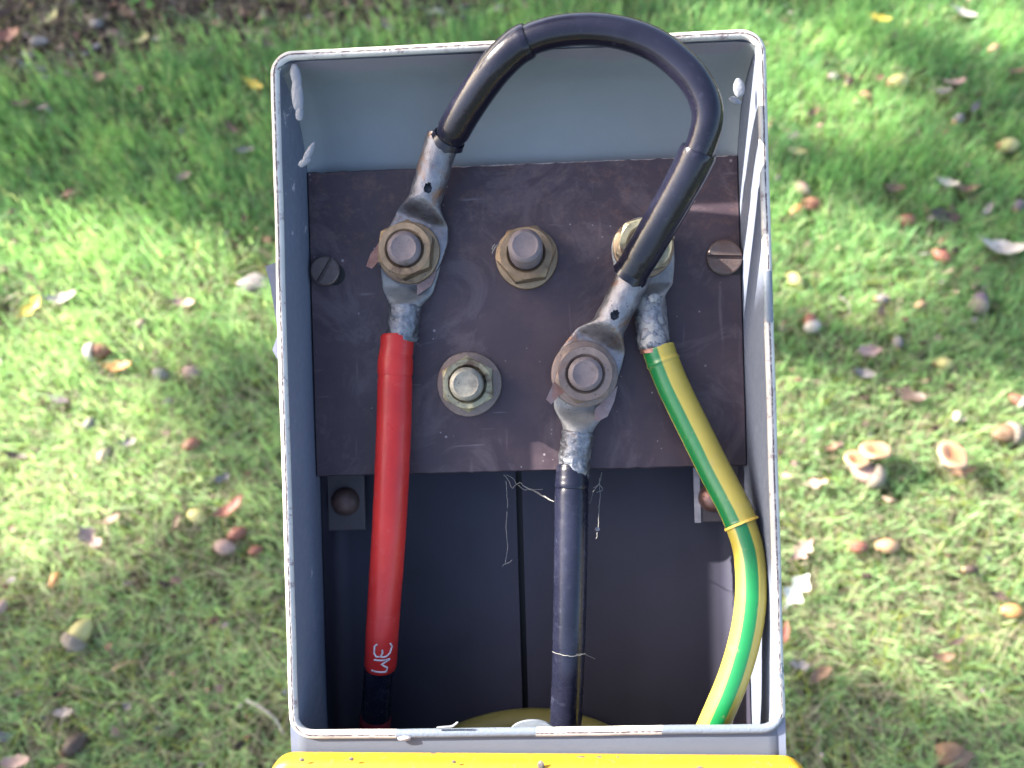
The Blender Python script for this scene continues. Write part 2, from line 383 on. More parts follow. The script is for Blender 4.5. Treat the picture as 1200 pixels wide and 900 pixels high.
# front panel below the opening, with filleted upper corners
mb = MB_(); n = 40; top = []
r = 0.0078
def open_y(x):
    e = HW - abs(x)
    return -HH + TH + (0 if e > r else (r - math.sqrt(max(0, r * r - (r - e) ** 2)) if e < r else 0))
v, f = [], []
xs = [-HW + 0.0002 + (2 * HW - 0.0004) * k / 60 for k in range(61)]
for x in xs:
    e = HW - abs(x); zc = -0.0002 - (0.0022 * (1 - min(e / 0.003, 1)) ** 2)
    yt = open_y(x) - 0.0016
    for (y, z) in ((LOW, zc), (-0.2, zc), (yt - 0.004, zc + 0.0001), (yt, zc - 0.0001), (yt, -TH), (LOW, -TH)): v.append((x, y, z))
for i in range(60):
    for j in range(6): f.append((i * 6 + j, i * 6 + 6 + j, i * 6 + 6 + (j + 1) % 6, i * 6 + (j + 1) % 6))
f += [tuple(range(6)), tuple(60 * 6 + 5 - k for k in range(6))]
mb.add(v, f); front = obj('front_panel', mb, m_paint('shaded_grey_paint', (0.070, 0.080, 0.104), (0.25, 0.24, 0.26)), post, 40)  # same grey paint, darkened so the panel looks shaded
# small chip of filler and the raised tab on the lip
c = P(474, 865, 0.001); obj('paint_chip', blob(c, 0.0024, 0.0009, 0.0006, 0.4, 2, 2, 0.05), m_simple('bare_chip', (0.16, 0.15, 0.16), (0.3, 0.28, 0.3), 200), post)
a0, a1 = P(597, 856, -0.006), P(651, 854, -0.006); mb = MB_(); v = []
for k in range(17):
    a = PI * k / 16; x = (a0.x + a1.x) / 2 - cos(a) * (a1.x - a0.x) / 2; y = (a0.y + a1.y) / 2 - 0.001 + sin(a) * 0.0043
    v += [(x, y, -0.0052), (x, y, -0.0066)]
f = [(2 * k, 2 * k + 2, 2 * k + 3, 2 * k + 1) for k in range(16)] + [tuple(range(0, 34, 2))[::-1], tuple(range(1, 34, 2))]
mb.add(v, f); obj('lip_tab', mb, m_simple('tab_paint', (0.13, 0.15, 0.18), (0.17, 0.19, 0.22), 80, 0.4), post)
# sliver of lifted paint on the lip
p0, p1, p2 = P(512, 853, 0.0012), P(530, 851, 0.0016), P(537, 846, 0.003)
obj('paint_flake', tube(catmull([p0, (p0 + p1) / 2, p1, p2], 5), [0.0004] * 15 + [0.0001], 6), WELD, post)
# plate behind the board, its welds
mb = MB_(); v = []; nx = 48
PR = [(HH - 0.0030, -0.0015), (HH - 0.0048, -0.0090), (HH - 0.0080, -0.0175), (HH - 0.0135, -0.0245), (0.095, -0.0295), (0.085, -0.0335), (0.072, -0.0372), (0.062, -0.0390)]
PR = [(p.x, p.y) for p in catmull([Vector((a, b_, 0)) for a, b_ in PR], 3)]; npr = len(PR)
for i in range(nx + 1):
    x = -HW + TH + 0.0002 + (2 * (HW - TH) - 0.0004) * i / nx
    e = 1 - min(HW - TH - abs(x), 0.006) / 0.006
    for (y, z) in PR: v.append((x, y - 0.0030 * e ** 2 * (1 if y > 0.09 else 0.3) + wobble(x, z * 3), z + 0.003 * e ** 2))
mb.add(v, [(i * npr + j, i * npr + j + 1, (i + 1) * npr + j + 1, (i + 1) * npr + j) for i in range(nx) for j in range(npr - 1)])
obj('upper_plate', mb, TOPPL, post, 60)
def plate_z(px, py):
    z = -0.001
    while z > -0.0385:
        yz = next((PR[i][0] + (PR[i + 1][0] - PR[i][0]) * (z - PR[i][1]) / (PR[i + 1][1] - PR[i][1]) for i in range(npr - 1) if PR[i + 1][1] <= z <= PR[i][1]), PR[-1][0])
        if P(px, py, z).y >= yz: break
        z -= 0.0004
    return z
wb = [  # px, py, z, sx, sy, rot
    (349, 112, 0, 0.0019, 0.0058, 0.06), (351, 134, 0, 0.0013, 0.0024, 0.0), (347, 90, 0, 0.0016, 0.0045, 0.2),
    (361, 181, 0, 0.0011, 0.0045, -0.5), (357, 190, 0, 0.0022, 0.0013, 0.5),
    (866, 103, 0, 0.0017, 0.0032, 0.05), (861, 118, 0, 0.0020, 0.0012, -0.4)]
for i, (px, py, z, sx, sy, rt) in enumerate(wb):
    obj('weld_bead', blob(P(px, py, plate_z(px, py) + 0.0003), sx * 1.1, sy, 0.0007, 0.16, 1.5, 3, rt, seed=i * 3.1), WELD, post)
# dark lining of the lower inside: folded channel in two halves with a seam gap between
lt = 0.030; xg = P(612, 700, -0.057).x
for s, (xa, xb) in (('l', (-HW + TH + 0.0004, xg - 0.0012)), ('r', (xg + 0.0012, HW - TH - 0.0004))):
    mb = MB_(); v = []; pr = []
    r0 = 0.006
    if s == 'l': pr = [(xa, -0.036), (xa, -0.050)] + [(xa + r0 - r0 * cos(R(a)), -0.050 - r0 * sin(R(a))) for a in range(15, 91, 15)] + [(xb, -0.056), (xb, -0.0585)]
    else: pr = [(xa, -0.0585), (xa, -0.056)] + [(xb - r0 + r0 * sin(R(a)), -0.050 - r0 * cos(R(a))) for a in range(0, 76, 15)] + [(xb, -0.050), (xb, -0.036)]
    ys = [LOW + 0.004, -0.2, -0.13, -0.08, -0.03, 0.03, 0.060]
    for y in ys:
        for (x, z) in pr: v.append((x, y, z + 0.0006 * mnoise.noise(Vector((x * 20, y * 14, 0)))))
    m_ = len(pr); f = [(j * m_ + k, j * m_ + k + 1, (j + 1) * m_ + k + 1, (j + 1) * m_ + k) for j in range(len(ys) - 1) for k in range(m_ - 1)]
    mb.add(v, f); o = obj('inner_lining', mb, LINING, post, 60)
obj('seam_gap', box(xg - 0.0016, xg + 0.0016, LOW + 0.004, 0.058, -0.0592, -0.0588), SEAM, post)
# brackets that carry the board, each with a bolt
BRK = m_dark('bracket_steel', (0.045, 0.038, 0.042), 0.5)
for (xa, xb, ya, yb, bx, by, mat) in ((385, 426, 548, 622, 401, 590, m_metal('rusty_bolt', (0.05, 0.035, 0.035), (0.13, 0.075, 0.065), (0.16, 0.07, 0.05), 0.6, (0.4, 0.6), metal=0.4)), (815, 868, 545, 612, 838, 585, COPPER)):
    q0, q1 = P(xa, yb, -0.046), P(xb, ya, -0.046)
    br = obj('board_bracket', box(q0.x, q1.x, q0.y, q1.y + 0.006, -0.0480, -0.0455, bev=0.0004), BRK, post)
    q = P(bx, by, -0.040); prof = [(0.0056 * sin(t), -0.0455 + 0.0050 * cos(t)) for t in [PI / 2 * (1 - k / 7) for k in range(8)]]
    bb = MB_(); M = Matrix.Translation((q.x, q.y, 0)); lathe(prof, 24, M, bb)
    o = obj('bracket_bolt', bb, mat, br, 50)
q0, q1 = P(815, 612, -0.046), P(819, 548, -0.046)
obj('bracket_edge', box(q0.x - 0.0004, q1.x, q0.y, q1.y, -0.0456, -0.0448), m_simple('pale_edge', (0.2, 0.19, 0.21), (0.34, 0.32, 0.34), 200), post)  # pale strip along the left edge of the right bracket
# peeling foil on the outside left
def foil(pts, z, name='peeling_foil'):
    v = [P(*p, z if len(p) < 3 else p[2]) for p in pts]; n = len(v)
    v2 = [q + Vector((0, 0, -0.0005)) for q in v]
    mb = MB_(); mb.add(v + v2, [tuple(range(n))[::-1], tuple(range(n, 2 * n))] + [(k, (k + 1) % n, n + (k + 1) % n, n + k) for k in range(n)])
    obj(name, mb, LABEL, post)
foil([(341, 303), (325, 307), (311, 312), (317, 335), (323, 372), (327, 392), (343, 400)], -0.016)
foil([(341, 378), (326, 390), (322, 402), (319, 410), (325, 421), (343, 426)], -0.016)
# post stem under the head, standing in the ground
Mi = MB.inverted()
stem_top = MB @ Vector((0, -0.19, -DEP - 0.001)); mb = MB_(); hw = 0.06
ring = []
for k in range(24):
    a = 2 * PI * (k + 0.5) / 24; cx_, sy_ = cos(a), sin(a); q = 1 / (abs(cx_) ** 6 + abs(sy_) ** 6) ** (1 / 6)
    ring.append((cx_ * q * hw, sy_ * q * hw))
v = []
pn = (MB.to_3x3() @ Vector((0, 0, 1)))
for zz in ('top', -0.05):
    for (x, y) in ring:
        wx, wy = stem_top.x + x, stem_top.y + y
        wz = stem_top.z - ((wx - stem_top.x) * pn.x + (wy - stem_top.y) * pn.y) / pn.z if zz == 'top' else zz
        v.append(Mi @ Vector((wx, wy, wz)))
mb.add(v, [(k, (k + 1) % 24, 24 + (k + 1) % 24, 24 + k) for k in range(24)]); obj('post_stem', mb, PAINT, post, 60)

# ------------------------------------------------------------------ terminal board (part), its studs, nuts, washers, screws
ZB = -0.0300
bl, br_, bt, bbm = P(358, 380, ZB).x, P(875, 380, ZB).x, P(615, 192, ZB).y, P(620, 552, ZB).y
bl = max(P(362, 380, ZB).x, -0.0790); br_ = min(P(875, 370, ZB).x, 0.0791); print('board', bl, br_)
mb = MB_(); nx = 60; v = []
outline = []
for k in range(nx + 1): outline.append((bl + (br_ - bl) * k / nx, bt + 0.0006 * mnoise.noise(Vector((k * 0.7, 0, 0)))))
for k in range(1, 30): outline.append((br_ + 0.0002 * mnoise.noise(Vector((k, 5, 0))), bt + (bbm - bt) * k / 30))
for k in range(nx + 1): outline.append((br_ + (bl - br_) * k / nx, bbm + 0.0003 * mnoise.noise(Vector((k * 0.7, 9, 0)))))
for k in range(1, 30): outline.append((bl, bbm + (bt - bbm) * k / 30))
cxm, cym = (bl + br_) / 2, (bt + bbm) / 2; N = len(outline)
for (o, z) in ((0, -0.0065), (0, -0.0005), (0.0004, 0)):
    for (x, y) in outline:
        v.append((x - math.copysign(o, x - cxm), y - math.copysign(o, y - cym), ZB + z))
f = [(j * N + k, j * N + (k + 1) % N, (j + 1) * N + (k + 1) % N, (j + 1) * N + k) for j in range(2) for k in range(N)]
f += [tuple(range(2 * N, 3 * N)), tuple(range(N))[::-1]]
f = [q[::-1] for q in f]
mb.add(v, f); board = obj('terminal_board', mb, BOARD, post, 40)
EDGE = m_simple('chipped_edge', (0.20, 0.13, 0.11), (0.46, 0.40, 0.38), 400, 0.7, 0.6)
mb = MB_(); pts = [(bl + 0.052 + (br_ - bl - 0.053) * k / 90) for k in range(91)]
tube([(x, bt - 0.0001 + 0.0003 * mnoise.noise(Vector((x * 600, 0, 0))), ZB - 0.0004) for x in pts], [0.00015 + 0.0005 * max(0, mnoise.noise(Vector((x * 400, 3, 0)))) for x in pts], 6, mb=mb)
obj('chipped_top_edge', mb, EDGE, board)
def hexr(a, R_, rot): 
    a = (a - rot) % (PI / 3) - PI / 6; return R_ * cos(PI / 6) / cos(a)
def make_nut(q, z0, h, af, rot, mat, parent, tilt=None, washer=None, rin=0.0061):
    """hexagon nut with chamfered corners round a stud; af = width across flats"""
    Rr = af / 2 / cos(PI / 6); Rf = af / 2 * 1.0
    def rf(a, r, z):
        if z == 'b': return hexr(a, Rr, rot) * 0.99, z0
        if z == 'm': hr = hexr(a, Rr, rot); return hr, z0 + h - 0.0003 - (hr - Rf) * 0.6
        return r, z0 + h + z
    M = Matrix.Translation((q.x, q.y, 0))
    if tilt: M = Matrix.Translation((q.x, q.y, z0)) @ tilt @ Matrix.Translation((0, 0, -z0))
    o = obj('nut', lathe([(0, 'b'), (0, 'm'), (Rf * 0.985, 0), (rin + 0.0009, 0), (rin, -0.0008), (rin, -0.004)], 96, M, rfun=rf), mat, parent, 22)
    return o
def make_washer(q, z0, th, r, mat, parent, seed=0):
    M = Matrix.Translation((q.x, q.y, 0))
    def rf(a, rr, z): return (rr * (1 + 0.012 * sin(3 * a + seed)), z)
    return obj('washer', lathe([(r, z0), (r + 0.0002, z0 + 0.0004), (r, z0 + th - 0.0003), (r - 0.0004, z0 + th), (0.005, z0 + th)], 56, M, rfun=rf), mat, parent, 40)
def make_stud(q, z0, z1, r, parent, mat=STUD, tilt=None, dome=0.0003, thread=True):
    prof = []; z = z0; k = 0
    while z < z1 - 0.0018:
        prof.append((r - (0.00035 if k % 2 and thread else 0), z)); z += 0.0006; k += 1
    prof += [(r - 0.0001, z1 - 0.0012), (r - 0.0010, z1 - 0.0002), (r - 0.0016, z1), (r * 0.6, z1 - dome), (0.0001, z1 - dome)]
    M = Matrix.Translation((q.x, q.y, 0))
    if tilt: M = Matrix.Translation((q.x, q.y, z0)) @ tilt @ Matrix.Translation((0, 0, -z0))
    return obj('stud', lathe(prof, 40, M), mat, parent, 30)
def screw(px, py, ang, rr):
    q = P(px, py, ZB + 0.003); M = Matrix.Translation((q.x, q.y, 0)) @ Matrix.Rotation(ang, 4, 'Z'); mb = MB_()
    w = 0.0007; h = 0.0028
    lathe([(rr - 0.0003, ZB), (rr, ZB + 0.0003), (rr, ZB + h - 0.0014), (0.0001, ZB + h - 0.0014)], 40, M, mb)
    for s in (1, -1):
        a0 = math.asin(w / rr); v = []; n_ = 20
        for (rd, z) in ((rr, ZB + h - 0.0014), (rr, ZB + h - 0.0004), (rr - 0.0005, ZB + h)):
            for k in range(n_ + 1):
                a = a0 + (PI - 2 * a0) * k / n_; v.append(M @ Vector((rd * cos(a), s * max(w, rd * sin(a)), z)))
        n1 = n_ + 1; f = [(j * n1 + k, j * n1 + k + 1, (j + 1) * n1 + k + 1, (j + 1) * n1 + k) for j in range(2) for k in range(n_)]
        f += [tuple(range(2 * n1, 3 * n1)), (0, n_, n1 + n_, 2 * n1 + n_, 2 * n1, n1)]
        if s < 0: f = [g[::-1] for g in f]
        mb.add(v, f)
    return obj('slotted_screw', mb, SCREW, board, 30)
screw(380, 317, R(58), 0.0054); screw(850, 301, R(-3), 0.0064)
# flat black discs on the board, set off to the lower right of the screws
for (px, py, r_) in ((392, 322, 0.0040), (862, 308, 0.0045)):
    q = P(px, py, ZB); M = Matrix.Translation((q.x, q.y, 0)); obj('screw_disc', lathe([(r_, ZB + 0.0002), (0.0001, ZB + 0.0002)], 20, M), SEAM, board)

T1 = Matrix.Rotation(R(-4), 4, 'X')
# spare terminal, upper middle
q = P(617, 301, -0.026); make_washer(q, ZB + 0.0001, 0.0030, 0.0113, NUTB, board)
make_nut(q, ZB + 0.0031, 0.0070, 0.0188, R(8), NUTB, board, T1)
make_stud(q, ZB, -0.0085, 0.0060, board, tilt=T1)
# spare terminal, lower left
q = P(549, 450, -0.026); make_washer(q, ZB + 0.0001, 0.0022, 0.0118, NUTG, board, 1)
make_nut(q, ZB + 0.0023, 0.0062, 0.0178, R(30), NUTP, board)
make_stud(q, ZB, -0.0160, 0.0060, board, m_metal('pale_stud', (0.10, 0.09, 0.08), (0.26, 0.245, 0.20), (0.07, 0.05, 0.045), 0.6, (0.45, 0.65), metal=0.4, sc=1.5))
# terminals under the lugs
zA = -0.0240
QA, QB, QE = P(473.5, 291, -0.013), P(686, 438, -0.013), P(757, 286, -0.018)
make_washer(QA, zA, 0.0020, 0.0112, NUTB, board); make_nut(QA, zA + 0.0020, 0.0085, 0.0184, R(22), NUTB, board); make_stud(QA, ZB, -0.0112, 0.0060, board, thread=False)
make_washer(QB, zA, 0.0024, 0.0118, NUTG, board, 2); make_nut(QB, zA + 0.0024, 0.0075, 0.0190, R(12), NUTG, board); make_stud(QB, ZB, -0.0120, 0.0060, board, thread=False)
make_washer(QE, -0.0268, 0.0018, 0.0108, NUTB, board); make_nut(QE, -0.0250, 0.0070, 0.0184, R(14), NUTP, board); make_stud(QE, ZB, -0.0165, 0.0058, board, thread=False)

# ------------------------------------------------------------------ lugs and cables
SOLD = m_simple('dull_solder', (0.06, 0.06, 0.07), (0.16, 0.16, 0.18), 300, 0.4, 0.6)
def barrel(a, b_, r0, r1):
    n = 26; mb = tube([a + (b_ - a) * k / n for k in range(n + 1)], [r0 + (r1 - r0) * k / n - (0.0004 if k in (0, n) else 0) for k in range(n + 1)], 48)
    c = (a + b_) / 2; t = (b_ - a).normalized(); out = []
    for p in mb.v:
        p = Vector(p); rad = p - a; rad -= t * rad.dot(t); k = 0.00055 * mnoise.noise(p * 420) + 0.0003 * mnoise.noise(p * 1100)
        out.append(tuple(p + rad.normalized() * k) if rad.length > 1e-4 else tuple(p))
    mb.v = out; return mb
def lug(q, z0, d, parent, mat, barrel_len=0.017, pr=0.0112, palm=0.0165, br=0.0057, rise=0.0, hole=None, end=True, th=0.0028, lift=0.0062, name='cable_lug', asym=0.0, shoulder=0.007):
    """flat round palm round q, shoulder, tubular barrel; d = unit vector from palm to barrel"""
    d = Vector((d[0], d[1], 0)).normalized(); pv = Vector((-d.y, d.x, 0)); st = []
    for k in range(9):
        a = PI / 2 * (1 - k / 8); st.append((-pr * sin(a), max(pr * cos(a), 0.0006), th / 2, z0 + th / 2, 6))
    for t in (0.3, 0.6, 0.85): st.append((palm * t, pr * (1.0 - 0.20 * t * t), th / 2, z0 + th / 2, 4))
    for k in range(1, 19):
        t = k / 18; e = t * t * (3 - 2 * t)
        st.append((palm * 0.85 + (shoulder + palm * 0.15) * t, pr * 0.855 + (br - pr * 0.855) * e, th / 2 + (br - th / 2) * e, z0 + th / 2 + (lift - th / 2) * e, 4 - 2 * e))
    s0 = st[-1][0]
    for k in range(1, 37): t = k / 36; st.append((s0 + barrel_len * t, br * (1 + 0.02 * sin(k * 0.47)), br, z0 + lift + rise * barrel_len * t, 2))
    st.append((s0 + barrel_len, br * 0.86, br * 0.86, z0 + lift + rise * barrel_len, 2)); st.append((s0 + barrel_len * 0.6, br * 0.84, br * 0.84, z0 + lift + rise * barrel_len * 0.6, 2))
    seg = 96 if hole else 48; v, f, uv = [], [], []
    for (s, hw, ht, zc, e) in st:
        for k in range(seg):
            a = 2 * PI * k / seg; c_, s_ = cos(a), sin(a)
            x = math.copysign(abs(c_) ** (2 / e), c_) * hw; z = math.copysign(abs(s_) ** (2 / e), s_) * ht
            sh = asym * max(0, 1 - abs(s - palm * 0.6) / (palm * 0.7))
            n_ = 0.00025 * mnoise.noise(Vector((s * 260, x * 260, z * 200)))
            w = q + d * s + pv * (x + sh) ; v.append((w.x, w.y, zc + z + n_)); uv.append((k / seg, s))
    for j in range(len(st) - 1):
        for k in range(seg):
            if hole:
                sm = (st[j][0] + st[j + 1][0]) / 2; am = 2 * PI * (k + 0.5) / seg
                if ((sm - hole[0]) / hole[1]) ** 2 + ((am - hole[3]) / hole[2]) ** 2 < 1: continue
            a, b_ = j * seg + k, j * seg + (k + 1) % seg; f.append((a, b_, b_ + seg, a + seg))
    f.append(tuple(range(seg))[::-1]); mb = MB_(); mb.add(v, f, uv)
    o = obj(name, mb, mat, parent, 75)
    if hole:
        hc = q + d * hole[0]; obj('inspection_hole', blob((hc.x, hc.y, z0 + lift + 0.0012), 0.0034, 0.0034, 0.0028, 0.3, 2, 2), SOLD, o)
    s1 = s0 + barrel_len
    return o, q + d * s1 + Vector((0, 0, z0 + lift + rise * barrel_len - q.z)), d
def tab(pts, z, parent, mat=COPPER, th=0.0010, name='locking_tab', bend=0.0):
    v = [P(x, y, z) + Vector((0, 0, bend * i)) for i, (x, y) in enumerate(pts)]; n = len(v)
    v2 = [w - Vector((0, 0, th)) for w in v]; mb = MB_()
    mb.add(v + v2, [tuple(range(n))[::-1], tuple(range(n, 2 * n))] + [(k, (k + 1) % n, n + (k + 1) % n, n + k) for k in range(n)])
    return obj(name, mb, mat, parent, 30)
def dirpx(a, b, z=-0.025):
    w = P(*b, z) - P(*a, z); return (w.x, w.y)
def sleeve(pts, r, parent, mat, name, taper=None, n=8, wob=0.0, flare=0.0, r_end=None, cap=True, seg=32):
    c = catmull(pts, n); m_ = len(c); rad = []
    for i in range(m_):
        t = i / (m_ - 1); rr = r + ((r_end if r_end else r) - r) * t
        rr += wob * mnoise.noise(Vector((i * 0.5, r * 999, 0)))
        if i == 0 or i == m_ - 1: rr -= 0.00025
        if flare and i >= m_ - 2: rr += flare
        rad.append(rr)
    return obj(name, tube(c, rad, seg, cap=cap), mat, parent, 40)

# red cable
red = thing('red_cable', 'cable in a bright red sleeve bolted to the upper left terminal', 'cable', tuple(P(463, 700, -0.03)))
lo, e, d = lug(QA, ZB + 0.0001, dirpx((474, 300), (466, 390)), red, TINP, barrel_len=0.0105, palm=0.0135, pr=0.0112, br=0.0054, lift=0.0050)
obj('crimped_barrel', barrel(e - Vector((d.x, d.y, 0)) * 0.0125, e + Vector((d.x, d.y, 0)) * 0.001, 0.0058, 0.0057), TIND, lo, 60)
rp = [(465.5, 393, -0.0245), (464.8, 410, -0.0240), (463.5, 418, -0.0238), (463, 440, -0.0235), (461.5, 500, -0.022), (459, 560, -0.021), (456, 620, -0.022), (452, 680, -0.025), (448, 740, -0.029), (446, 781, -0.033)]
RP = [P(*p) for p in rp]
c = catmull(RP[:3], 8)
obj('sleeve_cuff', tube(catmull(RP[:4], 6), [0.0056] + [0.0060] * 11 + [0.0062] * 6 + [0.0060], 32), RED, red, 40)
rs = sleeve(RP[3:], 0.0063, red, RED, 'red_sleeve', n=12, wob=0.0001, r_end=0.0060)
obj('sleeve_step', tube([RP[2] + (RP[3] - RP[2]) * t for t in (0.0, 0.15, 0.8, 1.0)], [0.0059, 0.00635, 0.0064, 0.0062], 32), RED, red)
bp = [P(446, 776, -0.033), P(443, 800, -0.036), P(441, 830, -0.038), P(440, 842, -0.039)]
sleeve(bp, 0.0056, red, BLUEB, 'black_tape_band', n=8)
DRED = m_plastic('dark_red_sheath', (0.10, 0.006, 0.012), (0.14, 0.01, 0.02), 0.5, 0.1)
sleeve([P(440, 838, -0.039), P(439, 870, -0.040), P(440, 960, -0.042), P(450, 1060, -0.042)], 0.0059, red, DRED, 'cable_core')
# "3M" printed down the sleeve, read from the right: strokes laid on the round surface
def on_tube(A, B, rad, s, ang):
    t = (B - A).normalized(); nn = (Vector((0, 0, 1)) - t * t.z).normalized(); bb = nn.cross(t)
    return A + t * s + nn * (cos(ang) * rad) + bb * (sin(ang) * rad)
A_, B_ = RP[-2], RP[-1]; Lab = (B_ - A_).length
def px_s(py): return (py - 740) / 41.0 * Lab
def stroke(pl, mb):
    # pl in pixels (x relative to cable centre, y)
    pts = []
    for (x0, y0), (x1, y1) in zip(pl[:-1], pl[1:]):
        for k in range(5): pts.append((x0 + (x1 - x0) * k / 5, y0 + (y1 - y0) * k / 5))
    pts.append(pl[-1]); rr = 0.0061; W3 = []
    for (x, y) in pts:
        a = -math.asin(max(-0.95, min(0.95, x * 0.000315 / rr)))
        W3.append(on_tube(A_, B_, rr + 0.00005, px_s(y), SGN * a))
    tube(W3, 0.00034, 6, mb=mb)
_t = (B_ - A_).normalized(); _n = (Vector((0, 0, 1)) - _t * _t.z).normalized(); SGN = 1 if _n.cross(_t).x < 0 else -1
mb = MB_(); cxp = 447
for pl in ([(447.5, 744), (444.5, 747), (444.5, 755), (447, 758.5), (451, 758)], [(453.5, 750), (454, 754), (452, 758)],
           [(461.5, 744), (463.5, 748), (462, 755), (458.5, 758), (455, 758.5), (452, 758)]):
    stroke([(x - cxp - 2, y) for x, y in pl], mb)
for pl in ([(443.5, 762.5), (461, 762)], [(461, 762), (452.5, 767), (459, 771.5)], [(459, 771.5), (458, 776), (441, 775.5)]):
    stroke([(x - cxp - 1, y) for x, y in pl], mb)
o = obj('printed_lettering', mb, WHITE, red)

# black cable from below
blk = thing('black_cable', 'straight blue-black cable hanging from the lower right terminal, right of the back seam', 'cable', tuple(P(668, 700, -0.03)))
lo, e, d = lug(QB, ZB + 0.0001, dirpx((684, 450), (674, 545)), blk, TINP, barrel_len=0.0160, palm=0.0140, br=0.0054, lift=0.0050)
obj('crimped_barrel', barrel(e - Vector((d.x, d.y, 0)) * 0.0165, e + Vector((d.x, d.y, 0)) * 0.001, 0.0058, 0.0057), TIND, lo, 60)
BP = [P(*p) for p in ((671, 545, -0.025), (670.5, 556, -0.0245), (670, 572, -0.024), (669.5, 620, -0.023), (668, 700, -0.023), (666, 780, -0.025), (663, 850, -0.027), (662, 930, -0.030), (664, 1040, -0.034))]
sleeve(BP[:3], 0.0056, blk, BLUEB, 'sleeve_cuff', r_end=0.0062, wob=0.0002)
sleeve(BP[2:], 0.0061, blk, BLUEB, 'black_sleeve', wob=0.00012, r_end=0.0056, n=12)
# earth cable
ear = thing('earth_cable', 'green and yellow striped earth cable curving down the right side of the box', 'cable', tuple(P(870, 650, -0.02)))
lo, e, d = lug(QE, ZB + 0.0001, dirpx((759, 300), (769, 400)), ear, TINP, barrel_len=0.0165, palm=0.0150, pr=0.0113, br=0.0057, lift=0.0055, shoulder=0.004)
obj('crimped_barrel', barrel(e - Vector((d.x, d.y, 0)) * 0.0170, e + Vector((d.x, d.y, 0)) * 0.001, 0.0058, 0.0057), TIND, lo, 60)
q = P(766, 349, -0.017); obj('crimp_dimple', blob(q, 0.0018, 0.0016, 0.0008, 0.3, 2, 3), TINP, lo)
obj('bare_copper', tube([e - Vector((d.x, d.y, 0)) * 0.0005, e + Vector((d.x, d.y, 0)) * 0.0025], 0.0052, 28), COPPER, ear)
EP = [P(*p) for p in ((771, 407, -0.0245), (777, 424, -0.0240), (790, 455, -0.023), (812, 500, -0.021), (836, 548, -0.018), (858, 590, -0.014), (869, 614, -0.012))]
es = sleeve(EP, 0.0058, ear, YG_S, 'striped_sleeve', n=12, wob=0.0001, flare=0.0003, cap=False, r_end=0.0056)
for cen, r_ in ((EP[1], 0.0060), ):
    t_ = (EP[2] - EP[0]).normalized(); obj('sleeve_ridge', tube([cen - t_ * 0.0012, cen, cen + t_ * 0.0012], [0.0057, 0.0061, 0.0057], 32, cap=False), YG_S, ear)
t_ = (EP[-1] - EP[-2]).normalized()
obj('sleeve_end', tube([EP[-1] - t_ * 0.0005, EP[-1] + t_ * 0.0003, EP[-1] + t_ * 0.0004], [0.0061, 0.0062, 0.0052], 32, cap=False), m_simple('cut_sleeve_edge', (0.55, 0.34, 0.05), (0.68, 0.47, 0.1), 200, 0.4), ear)
CP = [EP[-2] + (EP[-1] - EP[-2]) * 0.5] + [P(*p) for p in ((876, 640, -0.0105), (880, 675, -0.0085), (879, 712, -0.0078), (872, 752, -0.0085), (859, 795, -0.010), (841, 838, -0.0125), (822, 880, -0.016), (790, 950, -0.025), (760, 1030, -0.035))]
sleeve(CP, 0.0052, ear, YG_C, 'striped_cable', n=12, wob=0.00005)
# coil of yellow cable low inside
co = thing('yellow_cable_loop', 'dim yellow cable loop lying low inside the box behind the front lip', 'cable', tuple(P(620, 850, -0.045)))
DY = m_plastic('dim_yellow_sheath', (0.12, 0.105, 0.03), (0.17, 0.15, 0.045), 0.45, 0.3, (0.12, 0.1, 0.06))  # yellow darkened to stand for the dim depth of the box
sleeve([P(*p) for p in ((455, 940, -0.044), (495, 893, -0.045), (545, 862, -0.046), (600, 848, -0.0465), (650, 848, -0.0465), (705, 864, -0.046), (755, 900, -0.045), (790, 960, -0.044))], 0.0052, co, DY, 'cable_sheath', n=10)

# jumper cable over the top
jmp = thing('jumper_cable', 'looped black jumper cable arching above the box between two bolted lugs', 'cable', tuple(P(690, 40, 0.01)))
zj = ZB + 0.0030
lo, eA, dA = lug(QA, zj, dirpx((484, 270), (512, 185)), jmp, TIN, barrel_len=0.0215, palm=0.0140, pr=0.0118, br=0.0059, lift=0.0058, rise=0.20, hole=(0.0228, 0.0019, 0.24, PI / 2 + 0.15), asym=-0.0010, shoulder=0.0060)
tab([(456, 282), (443, 286), (434, 298), (429, 312), (436, 315), (446, 303), (452, 300)], -0.0215, lo, bend=0.0)
tab([(512, 300), (511, 322), (505, 335), (489, 346), (488, 326), (497, 316)], -0.0243, lo, mat=m_metal('copper_tin_fold', (0.17, 0.10, 0.085), (0.26, 0.21, 0.21), None, rough=(0.3, 0.5)), th=0.0012)
lo2, eB, dB = lug(QB, zj, dirpx((688, 425), (732, 338)), jmp, TIN, barrel_len=0.0195, palm=0.0140, pr=0.0118, br=0.0059, lift=0.0058, rise=0.20, hole=(0.0228, 0.0019, 0.24, PI / 2), shoulder=0.0060)
tab([(672, 428), (657, 430), (648, 450), (640, 468), (646, 474), (655, 464), (664, 458)], -0.0215, lo2)
tab([(724, 452), (720, 470), (712, 488), (697, 496), (697, 480), (706, 470)], -0.0243, lo2, mat=bpy.data.materials['copper_tin_fold'], th=0.0012)
jp = [(525, 165, -0.0130), (543, 133, -0.0060), (564, 101, 0.0005), (586, 73, 0.006), (612, 51, 0.0095), (648, 38, 0.0120), (690, 34, 0.0135), (730, 39, 0.0145), (766, 52, 0.015), (796, 74, 0.0155), (818, 100, 0.0155), (829, 130, 0.0145), (825, 160, 0.0120), (812, 192, 0.0080), (793, 228, 0.0025), (770, 268, -0.0040), (750, 302, -0.0095), (737, 324, -0.0135)]
JP = [P(*p) for p in jp]
